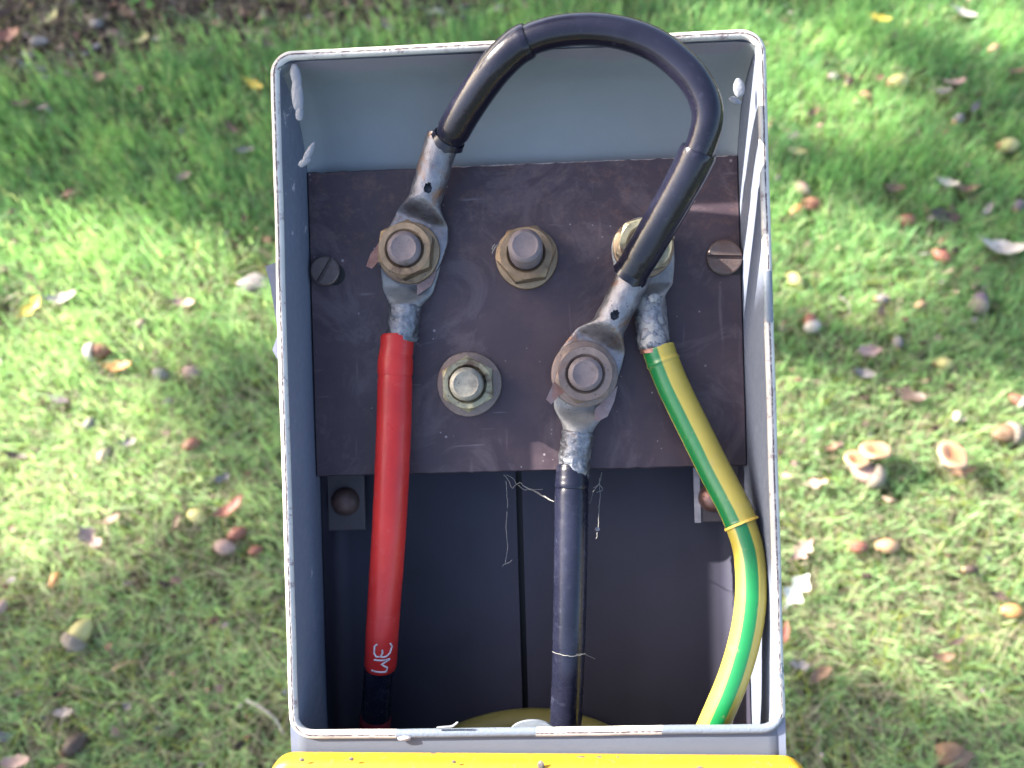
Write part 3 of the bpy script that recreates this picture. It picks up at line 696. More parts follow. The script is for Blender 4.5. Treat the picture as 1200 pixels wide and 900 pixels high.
def seg_of(a, b): return [JP[i] for i in range(a, b + 1)]
c = catmull(JP, 8)
mb = tube(c[20:112], 0.00495, 32); obj('cable_core', mb, BLACK, jmp, 60)
obj('upper_sleeve', tube(c[1:35], [0.0053 if i < 2 else 0.0058 for i in range(33)] + [0.00545], 32), BLACK, jmp, 40)
obj('lower_sleeve', tube(c[100:135], [0.0058] + [0.0061 if i < 28 else 0.0060 for i in range(34)], 32), BLACK, jmp, 40)
# torn sleeve ends
def ragged(cen, t, r, parent, seed):
    mb = MB_(); t = t.normalized(); nn = (Vector((0, 0, 1)) - t * t.z).normalized(); bb = nn.cross(t); v = []; n_ = 28
    for k in range(n_):
        a = 2 * PI * k / n_; L_ = 0.0016 + 0.0022 * abs(mnoise.noise(Vector((cos(a) * 2.2, sin(a) * 2.2, seed))))
        w = nn * cos(a) + bb * sin(a); v += [cen + w * r, cen + t * L_ + w * (r + 0.0005), cen + w * (r - 0.0007)]
    mb.add(v, [(3 * k, 3 * ((k + 1) % n_), 3 * ((k + 1) % n_) + 1, 3 * k + 1) for k in range(n_)] + [(3 * k + 1, 3 * ((k + 1) % n_) + 1, 3 * ((k + 1) % n_) + 2, 3 * k + 2) for k in range(n_)])
    obj('torn_sleeve_end', mb, BLACK, parent, 60)
ragged(c[1], c[0] - c[3], 0.0057, jmp, 1.5); ragged(c[133], c[134] - c[131], 0.0060, jmp, 4.4)
# link cable ends to lugs
obj('bare_copper', tube([eA - Vector((dA.x, dA.y, 0)) * 0.001, c[2]], 0.0047, 24), COPPER, jmp)
obj('bare_copper', tube([eB - Vector((dB.x, dB.y, 0)) * 0.001, c[132]], 0.0047, 24), COPPER, jmp)

# cobwebs under the board
cw = thing('cobweb', 'grey cobweb threads hanging below the board left of the black cable', 'cobweb', tuple(P(595, 600, -0.03)))
cw2 = thing('cobweb', 'cobweb threads with a white speck below the board right of the black cable', 'cobweb', tuple(P(702, 600, -0.03)))
def web(parent, lines, r=0.00009):
    mb = MB_()
    for ln in lines:
        pts = catmull([P(x, y, z) for x, y, z in ln], 6)
        pts = [p + Vector((0.0003 * mnoise.noise(p * 900), 0.0003 * mnoise.noise(p * 900 + Vector((9, 9, 9))), 0)) for p in pts]
        tube(pts, r, 5, mb=mb)
    obj('web_thread', mb, WEB, parent)
z_ = -0.034
web(cw, [[(590, 556, z_), (597, 565, z_), (600, 572, z_), (608, 566, z_), (615, 570, z_), (628, 576, z_), (649, 588, -0.028)], [(593, 556, z_), (600, 560, z_), (606, 568, z_)],
         [(593, 563, z_), (594, 580, z_), (595, 595, z_)], [(608, 565, z_), (618, 572, z_), (630, 574, z_), (636, 573, z_)], [(607, 568, z_), (614, 574, z_), (622, 574, z_), (648, 588, -0.029)],
         [(594, 600, z_), (593, 618, z_), (595, 640, z_), (593, 660, z_), (601, 656, z_)], [(593, 660, z_), (589, 664, z_)]])
web(cw2, [[(705, 554, z_), (702, 566, z_), (696, 575, z_), (691, 590, -0.030)], [(702, 560, z_), (703, 580, z_), (702, 600, z_), (701, 618, z_)], [(695, 572, z_), (702, 568, z_), (706, 574, z_), (699, 577, z_)], [(700, 624, z_), (699, 632, z_)]], 0.00014)
obj('caught_speck', blob(P(700, 620, z_ + 0.001), 0.0008, 0.0007, 0.0006, 0.4), WHITE, cw2)
cw3 = thing('cobweb', 'few fine web threads stretched across the lower black cable', 'cobweb', tuple(P(670, 768, -0.016)))
web(cw3, [[(647, 764, -0.020), (660, 768, -0.0158), (672, 769, -0.0155), (686, 766, -0.019)], [(676, 767, -0.0155), (683, 766, -0.018), (697, 772, -0.026)]])
cw4 = thing('cobweb', 'tiny web threads caught on the upper edge of the middle nut', 'cobweb', tuple(P(580, 292, -0.025)))
web(cw4, [[(585, 285, -0.024), (580, 290, -0.023), (577, 297, -0.025)], [(580, 286, -0.024), (576, 292, -0.025)]], 0.00025)

# ================================================================== YELLOW COVER hanging in front
YT = P(628, 882.5, 0.0012).y; ZF = 0.0085; YH = 0.0885
cov = thing('yellow_cover', 'bright yellow chipped metal cover hanging in front of the post below the opening', 'cover', (-0.0082, YT - 0.12, 0.004))
cov.matrix_world = cov.matrix_world @ Matrix.Rotation(-ROLL * 0.63, 4, 'Z')
mb = MB_(); path = rrect_path(YH, 0.118, -0.118, 0.0085, True, 10); n = len(path); v = []; cyv = YT - 0.118
lev = [(0.0020, 0.0010), (0, 0.0012), (0, ZF - 0.0032), (0.0004, ZF - 0.0016), (0.0013, ZF - 0.0005), (0.0026, ZF), (0.0040, ZF + 0.0001)]
for (o, z) in lev:
    for i, (x, y) in enumerate(path):
        a, b_ = path[i - 1], path[(i + 1) % n]; tx, ty = b_[0] - a[0], b_[1] - a[1]; l = math.hypot(tx, ty); nx_, ny_ = ty / l, -tx / l
        v.append((x - 0.0021 + nx_ * o, y + ny_ * o + cyv, z + wobble(x, y, 0.5)))
f = [(j * n + k, (j + 1) * n + k, (j + 1) * n + (k + 1) % n, j * n + (k + 1) % n) for j in range(len(lev) - 1) for k in range(n)]
f.append(tuple((len(lev) - 1) * n + k for k in range(n))[::-1])
mb.add(v, f); lid = obj('cover_shell', mb, YELLOW, cov, 50)
CH = m_simple('bare_chip_grey', (0.05, 0.038, 0.034), (0.13, 0.105, 0.095), 300)
for (px, py, sx, sy) in ((673, 885, 0.0017, 0.0006), (694, 885, 0.0011, 0.0007), (716, 885, 0.0006, 0.0005), (626, 896, 0.0011, 0.0014), (524, 894, 0.0007, 0.0005), (346, 895, 0.0008, 0.0006), (404, 893, 0.0008, 0.0006), (812, 896, 0.0011, 0.0006)):
    zc = 0.0035 if py < 890 else ZF; q = P(px, py, zc)
    if py < 890: q.y = YT - 0.0001
    obj('paint_chip', blob(q, sx, sy if py > 890 else 0.0002, 0.0009 if py < 890 else 0.00022, 0.5, 2, 2), CH, lid)

for o in bpy.data.objects:
    pass

# ================================================================== GROUND
def gz(x, y):
    p = Vector((x * 2.2, y * 2.2, 0)); q = Vector((x * 11, y * 11, 5))
    return 0.010 * mnoise.noise(p) + 0.004 * mnoise.noise(q)
bedA, bedB = G(-60, 125), G(640, 15)
def bed_d(x, y):
    """signed distance beyond the edge of the bed, top left (positive = in the bed)"""
    dx, dy = bedB.x - bedA.x, bedB.y - bedA.y; l = math.hypot(dx, dy)
    return ((x - bedA.x) * -dy + (y - bedA.y) * dx) / l + 0.035 * mnoise.noise(Vector((x * 5, y * 5, 2)))
NG = 150; us = np.linspace(-1, 1, NG)
ax = np.sign(us) * (np.abs(us) * 1.5 + np.abs(us) ** 9 * 120)
mb = MB_(); v = []
for j in range(NG):
    for i in range(NG):
        x, y = float(ax[i]), float(ax[j]) + 0.6
        z = gz(x, y) - (0.004 if abs(x) < 3 else 0)
        v.append((x, y, z - 0.001))
f = [(j * NG + i, j * NG + i + 1, (j + 1) * NG + i + 1, (j + 1) * NG + i) for j in range(NG - 1) for i in range(NG - 1)]
mb.add(v, f)
m = NM('turf_soil'); a = m.noise(9, 5, 0.6); b_ = m.noise(55, 6, 0.7); c_ = m.noise(260, 5, 0.7)
k = m.mix(m.ramp(b_, [(0.38, 0.0), (0.62, 1.0)]), (0.060, 0.046, 0.034), (0.080, 0.13, 0.040))
k = m.mix(m.ramp(c_, [(0.45, 0.0), (0.7, 0.8)]), k, (0.10, 0.085, 0.04)); m.col(k); m.set(rough=0.95, spec=0.1); m.bump(m.noise(120, 6, 0.7), 1.0, 0.006)
tag(obj('lawn_ground', mb, m.m, None, 180), kind='structure')

# --- things lying on the lawn: (px, py, kind, colour, length mm, angle, label)
COL = {
 'tan': ((0.34, 0.20, 0.11), (0.46, 0.30, 0.18)), 'red': ((0.22, 0.075, 0.05), (0.34, 0.14, 0.10)), 'pink': ((0.36, 0.22, 0.18), (0.50, 0.34, 0.29)),
 'yellow': ((0.46, 0.40, 0.14), (0.58, 0.52, 0.24)), 'grey': ((0.17, 0.15, 0.14), (0.30, 0.26, 0.25)), 'purple': ((0.13, 0.09, 0.12), (0.24, 0.17, 0.21)),
 'dark': ((0.045, 0.03, 0.025), (0.10, 0.065, 0.05)), 'pale': ((0.48, 0.42, 0.36), (0.62, 0.56, 0.50)), 'orange': ((0.45, 0.20, 0.07), (0.60, 0.32, 0.12)),
 'white': ((0.50, 0.52, 0.46), (0.62, 0.64, 0.58)), 'brown': ((0.15, 0.085, 0.05), (0.26, 0.16, 0.10)), 'gold': ((0.60, 0.40, 0.04), (0.72, 0.55, 0.10))}
MAT = {k: m_simple('litter_' + k, tuple(c * 0.62 for c in v[0]), tuple(c * 0.75 for c in v[1]), 90, 0.55, 0.35, 0.0006) for k, v in COL.items()}
CAPM = m_simple('acorn_cap_scales', (0.14, 0.11, 0.085), (0.32, 0.27, 0.22), 260, 0.9, 1.0, 0.0010)
ITEMS = [
 (75, 350, 'leaf', 'pale', 38, 0.1, 'bright pale curled leaf in the sun patch at the left, right of the orange-based leaf'),
 (38, 360, 'leaf', 'gold', 30, 0.9, 'pale leaf with an orange base at the far left of the sun patch'),
 (216, 355, 'leaf', 'pink', 28, -0.1, 'flat pinkish leaf on sunlit grass right of the big pale leaf'),
 (165, 379, 'acorn', 'pink', 15, 1.0, 'small pinkish acorn just below the pair of pale sunlit leaves'),
 (116, 412, 'cacorn', 'red', 30, 0.1, 'reddish acorn with pale cap above a flat orange-brown leaf'),
 (138, 431, 'leaf', 'orange', 34, 0.0, 'flat orange-brown leaf just below the reddish capped acorn'),
 (69, 469, 'leaf', 'purple', 30, -0.5, 'dark purple leaf left of centre on the left lawn'),
 (105, 497, 'acorn', 'grey', 20, 1.2, 'dull grey acorn below the dark purple leaf'),
 (188, 438, 'acorn', 'grey', 22, -0.2, 'grey-brown acorn right of the flat orange-brown leaf'),
 (224, 436, 'acorn', 'pink', 24, -0.3, 'pinkish acorn nearest the post in the row with the orange-brown leaf'),
 (20, 535, 'leaf', 'dark', 28, -0.2, 'crumpled dark brown leaf at the left edge of the photo'),
 (122, 533, 'acorn', 'pink', 22, 1.5, 'upright pink-brown acorn right of the dark crumpled leaf'),
 (151, 518, 'leaf', 'grey', 20, 0.3, 'small greyish leaf scrap above the upright pink-brown acorn'),
 (225, 521, 'acorn', 'red', 24, 0.7, 'red-brown acorn in shade halfway between lawn edge and post'),
 (104, 630, 'leaf', 'pink', 36, -0.6, 'brownish pink curled leaf in the left lawn above the capped yellow acorn'),
 (130, 608, 'leaf', 'brown', 24, 0.5, 'small brown leaf touching the pinkish curled leaf'),
 (65, 680, 'acorn', 'orange', 20, 1.3, 'orange-tinted acorn above the yellow acorn with grey cap'),
 (94, 742, 'cacorn', 'yellow', 38, 1.05, 'large yellow acorn with grey cap at the lower left'),
 (88, 872, 'acorn', 'dark', 34, 0.9, 'dark brown acorn at the lower left corner of the lawn'),
 (18, 893, 'leaf', 'pink', 34, 0.1, 'pinkish leaf cut by the lower left corner of the photo'),
 (2, 711, 'acorn', 'pink', 20, 1.4, 'pink acorn cut by the left edge of the photo'),
 (231, 605, 'acorn', 'yellow', 26, -0.4, 'plain yellow acorn left of the cluster of red-brown acorns'),
 (278, 625, 'acorn', 'red', 24, 0.5, 'red-brown acorn at the top of the cluster beside the post'),
 (263, 641, 'acorn', 'pink', 28, -0.3, 'pinkish brown acorn at the left of the cluster beside the post'),
 (300, 645, 'acorn', 'red', 18, 0.2, 'small reddish acorn nearest the post in the lower left cluster'),
 (268, 597, 'leaf', 'red', 40, 0.7, 'crumpled dark red leaf above the cluster of acorns by the post'),
 (206, 612, 'leaf', 'brown', 20, 1.5, 'small brown leaf left of the plain yellow acorn'),
 (84, 228, 'acorn', 'red', 20, 0.3, 'reddish acorn alone in the shaded grass at upper left'),
 (298, 331, 'stone', 'grey', 34, 0.0, 'flat grey stone in the grass touching the left side of the post'),
 (272, 151, 'leaf', 'brown', 22, -0.7, 'brown leaf in shaded grass left of the post top'),
 (216, 206, 'leaf', 'pink', 18, 0.2, 'small pinkish leaf in shaded grass at upper left'),
 (287, 176, 'leaf', 'grey', 22, 0.2, 'greyish leaf near the upper left side of the post'),
 (298, 99, 'leaf', 'gold', 26, -0.5, 'yellow-orange leaf left of the top corner of the post'),
 (165, 48, 'leaf', 'yellow', 24, 1.1, 'pale yellow leaf on the edge of the dark soil'),
 (61, 22, 'leaf', 'yellow', 26, 1.2, 'yellow leaf lying on the dark soil at top left'),
 (10, 42, 'leaf', 'red', 34, 0.1, 'reddish leaf on the soil in the top left corner'),
 (118, 92, 'leaf', 'tan', 24, -0.8, 'tan leaf in the grass just below the dark soil'),
 (45, 48, 'stone', 'grey', 20, 0.0, 'small pale stone on the soil beside the reddish leaf'),
 (113, 27, 'stone', 'grey', 16, 0.0, 'small pale pebble on the soil between two yellow leaves'),
 (25, 121, 'leaf', 'brown', 22, 0.4, 'brown leaf in the grass at the far left near the soil'),
 (50, 125, 'leaf', 'pink', 15, 0.9, 'tiny pinkish leaf scrap right of the brown leaf near the soil'),
 (1031, 21, 'leaf', 'gold', 24, -0.3, 'bright yellow leaf near the top edge right of the post'),
 (1130, 15, 'leaf', 'pale', 32, -0.3, 'pale pink leaf at the top edge near the right corner'),
 (1063, 27, 'acorn', 'yellow', 12, 0.8, 'tiny pale yellow acorn right of the bright yellow leaf'),
 (1165, 57, 'acorn', 'tan', 18, 0.5, 'tan acorn near the top right corner'),
 (1053, 96, 'acorn', 'yellow', 28, 0.25, 'yellow acorn in shade right of the post top, below the bright yellow leaf'),
 (1182, 170, 'acorn', 'yellow', 26, -0.1, 'yellow acorn at the right edge of the upper lawn'),
 (933, 177, 'leaf', 'yellow', 24, -0.1, 'yellowish leaf beside the upper right side of the post'),
 (951, 132, 'leaf', 'brown', 22, 0.6, 'crumpled brown leaf right of the post top corner'),
 (977, 90, 'acorn', 'grey', 15, -0.4, 'small grey-brown acorn left of the dark one near the top'),
 (995, 96, 'acorn', 'dark', 15, 0.8, 'small dark acorn between the grey-brown acorn and the yellow one'),
 (1015, 112, 'acorn', 'red', 16, -0.5, 'small reddish acorn below left of the upper yellow acorn'),
 (1118, 97, 'leaf', 'pink', 26, 0.1, 'pinkish leaf right of the upper yellow acorn'),
 (1104, 107, 'leaf', 'grey', 20, -0.2, 'greyish leaf scrap touching the pinkish leaf in the upper lawn'),
 (1123, 139, 'acorn', 'grey', 18, 0.6, 'lavender grey acorn below the pinkish leaf in the upper lawn'),
 (1142, 126, 'leaf', 'purple', 18, 0.9, 'small purple leaf beside the lavender grey acorn'),
 (1190, 84, 'leaf', 'brown', 20, 0.1, 'brown leaf at the right edge below the tan acorn'),
 (940, 221, 'acorn', 'pink', 22, -0.6, 'pink-brown acorn, topmost of three beside the post'),
 (952, 239, 'acorn', 'red', 24, -0.3, 'reddish acorn, rightmost of three beside the post'),
 (934, 246, 'acorn', 'orange', 19, 0.6, 'orange acorn, lowest of three beside the post'),
 (1063, 258, 'acorn', 'red', 22, -0.1, 'reddish acorn left of the dark twisted leaf'),
 (1046, 220, 'leaf', 'brown', 26, 0.1, 'brown leaf above the reddish acorn in the right lawn'),
 (1110, 214, 'leaf', 'pale', 24, -0.4, 'slim pale leaf in the right lawn above the dark twisted leaf'),
 (1132, 222, 'leaf', 'brown', 26, 0.0, 'brown leaf end to end with the slim pale leaf'),
 (1105, 253, 'leaf', 'dark', 38, -0.2, 'dark twisted leaf right of the reddish acorn'),
 (1193, 241, 'acorn', 'purple', 20, 0.9, 'purple-grey acorn at the right edge above the lobed pink leaf'),
 (1157, 246, 'leaf', 'grey', 20, 0.9, 'small grey leaf between the dark twisted leaf and the purple-grey acorn'),
 (1172, 293, 'leaf', 'pale', 52, -0.2, 'large lobed pale pink oak leaf at the right edge'),
 (1104, 300, 'acorn', 'red', 24, -0.7, 'red-brown acorn left of the large lobed pink oak leaf'),
 (932, 328, 'acorn', 'yellow', 24, -0.9, 'smooth yellow acorn close to the middle of the post right side'),
 (950, 377, 'cacorn', 'red', 24, 1.5, 'upright red acorn with cap below the smooth yellow one'),
 (1148, 353, 'cacorn', 'purple', 28, 1.1, 'purple acorn with pinkish cap in the right lawn'),
 (1079, 357, 'acorn', 'tan', 14, 0.3, 'small tan acorn left of the purple capped acorn'),
 (1034, 350, 'acorn', 'grey', 18, 0.1, 'grey acorn between the yellow acorn and the small tan one'),
 (1032, 364, 'leaf', 'brown', 22, 1.1, 'brown leaf just below the grey acorn in the right lawn'),
 (991, 358, 'twig', 'grey', 26, -1.2, 'short grey twig right of the smooth yellow acorn'),
 (1018, 411, 'leaf', 'pink', 30, 0.1, 'pinkish curled leaf at mid height of the right lawn'),
 (1052, 401, 'acorn', 'grey', 18, 1.2, 'lavender acorn right of the pinkish curled leaf'),
 (1012, 437, 'leaf', 'grey', 26, -0.2, 'flat grey leaf below the pinkish curled leaf'),
 (1106, 426, 'acorn', 'yellow', 23, 0.05, 'flat-lying yellow acorn in the middle of the right lawn'),
 (1192, 468, 'cacorn', 'red', 20, 2.6, 'red acorn with white cap at the right edge'),
 (1122, 488, 'acorn', 'pale', 15, 1.2, 'pale small acorn above the round mushroom'),
 (1064, 463, 'leaf', 'dark', 36, -0.5, 'dark crumpled leaf above the mushrooms'),
 (1178, 508, 'cacorn', 'brown', 34, 3.3, 'long brown acorn with pale cap right of the round mushroom'),
 (1026, 527, 'mushroom', 'pale', 34, 0.0, 'left upper brown mushroom with a tilted bright cap'),
 (1004, 538, 'mushroom', 'orange', 28, 0.4, 'lower orange mushroom tucked under the tilted one'),
 (1117, 533, 'mushroom', 'pale', 37, 0.0, 'round flat mushroom standing alone with a darker centre'),
 (1015, 554, 'cacorn', 'pink', 38, 2.5, 'pink acorn with a pale cap right below the paired mushrooms'),
 (1128, 552, 'leaf', 'brown', 30, 0.1, 'brown leaf under the edge of the round mushroom'),
 (955, 567, 'leaf', 'pink', 28, 0.0, 'pinkish leaf close to the post left of the paired mushrooms'),
 (974, 524, 'leaf', 'brown', 20, 0.3, 'small brown leaf left of the orange mushroom'),
 (1006, 641, 'acorn', 'red', 24, -0.2, 'rounded pink-red acorn in the sunny patch below the mushrooms'),
 (1041, 640, 'acorn', 'tan', 28, 0.15, 'sunlit tan acorn right beside the rounded pink-red acorn'),
 (932, 692, 'leaf', 'white', 44, 0.9, 'white lobed leaf beside the lower right side of the post'),
 (920, 741, 'leaf', 'red', 26, 1.3, 'reddish leaf half hidden by the post below the white leaf'),
 (940, 645, 'leaf', 'pink', 32, 0.7, 'dull pink leaf above the white lobed leaf'),
 (1137, 667, 'acorn', 'dark', 18, 0.2, 'dark round acorn in the brightest grass'),
 (1171, 698, 'leaf', 'dark', 20, -0.4, 'small black leaf scrap in the brightest grass'),
 (1187, 716, 'acorn', 'orange', 26, -0.1, 'orange-pink acorn at the right edge in the sun'),
 (1122, 752, 'leaf', 'dark', 20, 0.3, 'dark curled leaf below the dark round acorn'),
 (1105, 770, 'leaf', 'brown', 26, 0.0, 'brown leaf touching the dark curled leaf'),
 (960, 790, 'leaf', 'brown', 30, 0.6, 'brown leaf in the shaded grass at the lower right of the post'),
 (937, 780, 'leaf', 'grey', 26, 0.1, 'greyish leaf next to the brown one by the lower right of the post'),
 (1116, 886, 'stone', 'brown', 42, 0.1, 'brown stone at the bottom edge of the right lawn'),
 (312, 838, 'twig', 'pale', 62, -0.55, 'curved pale twig beside the lower left corner of the post'),
 (75, 835, 'leaf', 'grey', 26, 0.0, 'dry greyish leaf above the dark acorn in the lower left'),
 (150, 780, 'twig', 'tan', 36, 0.3, 'thin tan stalk lying right of the yellow capped acorn'),
 (260, 560, 'leaf', 'grey', 20, 0.5, 'small grey leaf above the crumpled dark red leaf'),
]
def acorn_mb(L, fat=0.34):
    r = L * fat; mb = MB_(); prof = []
    for k in range(13):
        t = k / 12; prof.append((max(0.0002, r * math.sin(PI * t) ** 0.55 * (1 - 0.12 * t)), L * (t - 0.5)))
    prof.append((0.0002, L * 0.54)); return lathe(prof, 18), r
def oak_leaf_mb(L, sd):
    """lobed leaf with curl, real thickness"""
    rr = random.Random(sd); n = 22; mb = MB_(); lobes = rr.choice((2.0, 2.5, 3.0)); LB = rr.choice((0.08, 0.15, 0.26)); wid = L * rr.uniform(0.26, 0.36); curl = rr.uniform(0.25, 0.9); tw = rr.uniform(-0.5, 0.5); ph = rr.uniform(0, 1)
    v = []; cols = 5; th = 0.0005
    for side in (0, 1):
        for i in range(n + 1):
            t = i / n; w = wid * (math.sin(PI * min(1, t * 0.96 + 0.03)) ** 0.7) * (0.62 + LB * math.cos(2 * PI * (lobes * t + ph)))
            if t < 0.1: w = max(w * t * 6, 0.0008)
            for c_ in range(-2, 3):
                u = c_ / 2; x = L * (t - 0.5); y = w * u
                z = curl * (abs(y) ** 1.4) * 3.0 + curl * 0.55 * (x * x) / L * 2 + 0.0015 * mnoise.noise(Vector((x * 90, y * 90, sd))) + 0.04 * L * tw * u * t * 2 - (0.0006 if c_ == 0 else 0)
                v.append((x, y, z - side * th))
    m_ = (n + 1) * 5; f = []
    for i in range(n):
        for c_ in range(4):
            a = i * 5 + c_; f.append((a, a + 5, a + 6, a + 1)); f.append((m_ + a, m_ + a + 1, m_ + a + 6, m_ + a + 5))
    for i in range(n):
        a = i * 5; f.append((a, a + m_, a + m_ + 5, a + 5)); a = i * 5 + 4; f.append((a, a + 5, a + m_ + 5, a + m_))
    mb.add(v, f)
    tube([(-L * 0.5, 0, curl * 0.55 * L * 0.5), (-L * 0.60, L * 0.01, curl * 0.3 * L + 0.001)], [0.0006, 0.0005], 5, mb=mb)
    return mb
keep = []
for i, (px, py, kind, colr, Lm, ang, lab) in enumerate(ITEMS):
    zoff = {'leaf': 0.016, 'acorn': 0.010, 'cacorn': 0.011, 'mushroom': 0.030 if px != 1004 else 0.022, 'stone': 0.010, 'twig': 0.020}[kind]
    g = G(px, py, 0.0); zz = gz(g.x, g.y) + zoff; g = G(px, py, zz)
    L = Lm * 0.001 * ((HCAM - zz) / 0.85) * (math.hypot(g.y, HCAM - zz) * cos(math.atan2(HCAM - zz, g.y) - PITCH) / 0.963) * 0.98
    keep.append((g.x, g.y, L * 0.55))
    tilt = random.uniform(-0.2, 0.2)
    F = Matrix.Translation((g.x, g.y, zz)) @ Matrix.Rotation(ang, 4, 'Z')
    if kind in ('acorn', 'cacorn'):
        t = thing('acorn', lab, 'acorn', frame=F, group='acorns and leaves fallen on the lawn')
        mb, r_ = acorn_mb(L); M = Matrix.Rotation(R(90), 4, 'Y') @ Matrix.Rotation(tilt, 4, 'X')
        mb.v = [tuple(M @ Vector(p)) for p in mb.v]; obj('nut_body', mb, MAT[colr], t, 60)
        if kind == 'cacorn':
            prof = [(0.0012, -L * 0.62), (0.0014, -L * 0.55), (r_ * 0.7, -L * 0.52), (r_ * 1.08, -L * 0.40), (r_ * 1.17, -L * 0.22), (r_ * 1.12, -L * 0.16), (r_ * 0.9, -L * 0.16)]
            cm = lathe(prof, 20, M, rfun=lambda a, r, z: (r * (1 + 0.05 * sin(9 * a + z * 2500)), z)); obj('cap', cm, CAPM if colr != 'red' else MAT['pale'], t, 60)
        else:
            cm = lathe([(0.0003, -L * 0.505), (r_ * 0.42, -L * 0.50), (r_ * 0.55, -L * 0.462), (r_ * 0.5, -L * 0.45)], 14, M); obj('cap_scar', cm, MAT['tan'], t, 60)
    elif kind == 'leaf':
        o = obj('fallen_leaf', oak_leaf_mb(L * 1.05, i), MAT[colr], None, 60); o.matrix_world = F @ Matrix.Rotation(tilt * 2, 4, 'X') @ Matrix.Rotation(random.uniform(-.25, .25), 4, 'Y')
        tag(o, lab, 'leaf', 'acorns and leaves fallen on the lawn')
    elif kind == 'stone':
        o = obj('stone', blob((0, 0, 0), L * 0.5, L * 0.34, L * 0.2, 0.5, 1.6, 3, seed=i), MAT[colr], None, 60); o.matrix_world = F; tag(o, lab, 'stone')
    elif kind == 'twig':
        pts = catmull([(-L * 0.5, 0, 0), (-L * 0.2, L * 0.05, 0.003), (L * 0.2, L * 0.04, 0.004), (L * 0.5, -L * 0.10, 0.0)], 6)
        o = obj('twig', tube(pts, [0.0011 - 0.0006 * k / len(pts) for k in range(len(pts))], 7), MAT[colr], None, 60); o.matrix_world = F; tag(o, lab, 'twig')
    else:
        t = thing('mushroom', lab, 'mushroom', frame=F, group='brown mushrooms in the grass'); r_ = L * 0.5
        tm = Matrix.Rotation(R({1026: -30, 1117: -8}.get(px, -20)), 4, 'X') @ Matrix.Rotation(R({1026: -6}.get(px, 5)), 4, 'Y')
        mm = NM('mushroom_cap_%s' % colr); x_, y_, z_2 = mm.xyz(); rr = mm.math('SQRT', mm.math('ADD', mm.math('MULTIPLY', x_, x_), mm.math('MULTIPLY', y_, y_)))
        rn = mm.math('ADD', mm.math('DIVIDE', rr, r_), mm.math('MULTIPLY', mm.noise(180, 4), 0.3))
        kk = mm.ramp(rn, [(0.15, (0.20, 0.07, 0.03)), (0.5, (0.24, 0.11, 0.05)), (0.85, (0.29, 0.155, 0.085)), (1.1, (0.34, 0.22, 0.14))])
        mm.col(kk); mm.set(rough=0.5); mm.bump(mm.noise(400, 3), 0.2, 0.0004)
        def rf(a, r, z): return (r * (1 + 0.05 * sin(2 * a + i) + 0.03 * sin(5 * a)), z + 0.0008 * sin(3 * a) * r / r_)
        cp = lathe([(0.0002, -0.0024), (r_ * 0.25, -0.0010), (r_ * 0.5, 0.0002), (r_ * 0.8, 0.0016), (r_ * 0.97, 0.0012), (r_, -0.0012), (r_ * 0.96, -0.0018)], 36, tm, rfun=rf); obj('cap', cp, mm.m, t, 80)
        gl = lathe([(r_ * 0.96, -0.0018), (r_ * 0.5, -0.0040), (0.003, -0.006)], 60, tm, rfun=lambda a, r, z: (r, z + 0.0006 * sin(30 * a))); obj('gills', gl, MAT['brown'], t, 80)
        obj('stem', tube([(0, 0, -0.004), (0.001, 0.001, -0.018), (0.001, 0.002, -0.034)], [0.0026, 0.0024, 0.003], 12), MAT['pale'], t)
# small weed on the soil
wd = thing('weed', 'small bright green leafy weed growing from the dark soil at the top', 'plant', frame=Matrix.Translation(G(176, 8, 0.0)))
WG = m_simple('weed_green', (0.06, 0.20, 0.03), (0.12, 0.32, 0.05), 60, 0.5)
for k in range(12):
    a = k * 2.4; rr = 0.008 + 0.0018 * k; mbk = oak_leaf_mb(0.022, 100 + k); M = Matrix.Rotation(a, 4, 'Z') @ Matrix.Translation((rr, 0, 0.03 - 0.001 * k)) @ Matrix.Rotation(R(-15), 4, 'Y')
    mbk.v = [tuple(M @ Vector(p)) for p in mbk.v]; obj('leaf', mbk, WG, wd)
obj('stem', tube([(0, 0, -0.005), (0, 0.001, 0.015), (0, 0, 0.03)], 0.0012, 8), WG, wd)

# --- numpy noise for vegetation
def vnoise(x, y, seed, sc):
    r_ = np.random.default_rng(seed); T = r_.random((64, 64)); X = x * sc + 17.3; Y = y * sc + 9.1
    xi = np.floor(X).astype(int); yi = np.floor(Y).astype(int); fx = X - xi; fy = Y - yi; fx = fx * fx * (3 - 2 * fx); fy = fy * fy * (3 - 2 * fy)
    g = lambda a, b: T[a % 64, b % 64]
    return (g(xi, yi) * (1 - fx) + g(xi + 1, yi) * fx) * (1 - fy) + (g(xi, yi + 1) * (1 - fx) + g(xi + 1, yi + 1) * fx) * fy
gx = np.linspace(-7, 7, 281); GZ = np.array([[gz(float(a), float(b_)) for a in gx] for b_ in gx])
def gzn(x, y):
    i = np.clip((x + 7) / 0.05, 0, 279.99); j = np.clip((y + 7) / 0.05, 0, 279.99); a = i.astype(int); b_ = j.astype(int); fx = i - a; fy = j - b_
    return (GZ[b_, a] * (1 - fx) + GZ[b_, a + 1] * fx) * (1 - fy) + (GZ[b_ + 1, a] * (1 - fx) + GZ[b_ + 1, a + 1] * fx) * fy
dxb, dyb = bedB.x - bedA.x, bedB.y - bedA.y; lb = math.hypot(dxb, dyb)
def bedn(x, y): return ((x - bedA.x) * -dyb + (y - bedA.y) * dxb) / lb + 0.07 * (vnoise(x, y, 5, 9) - 0.5)
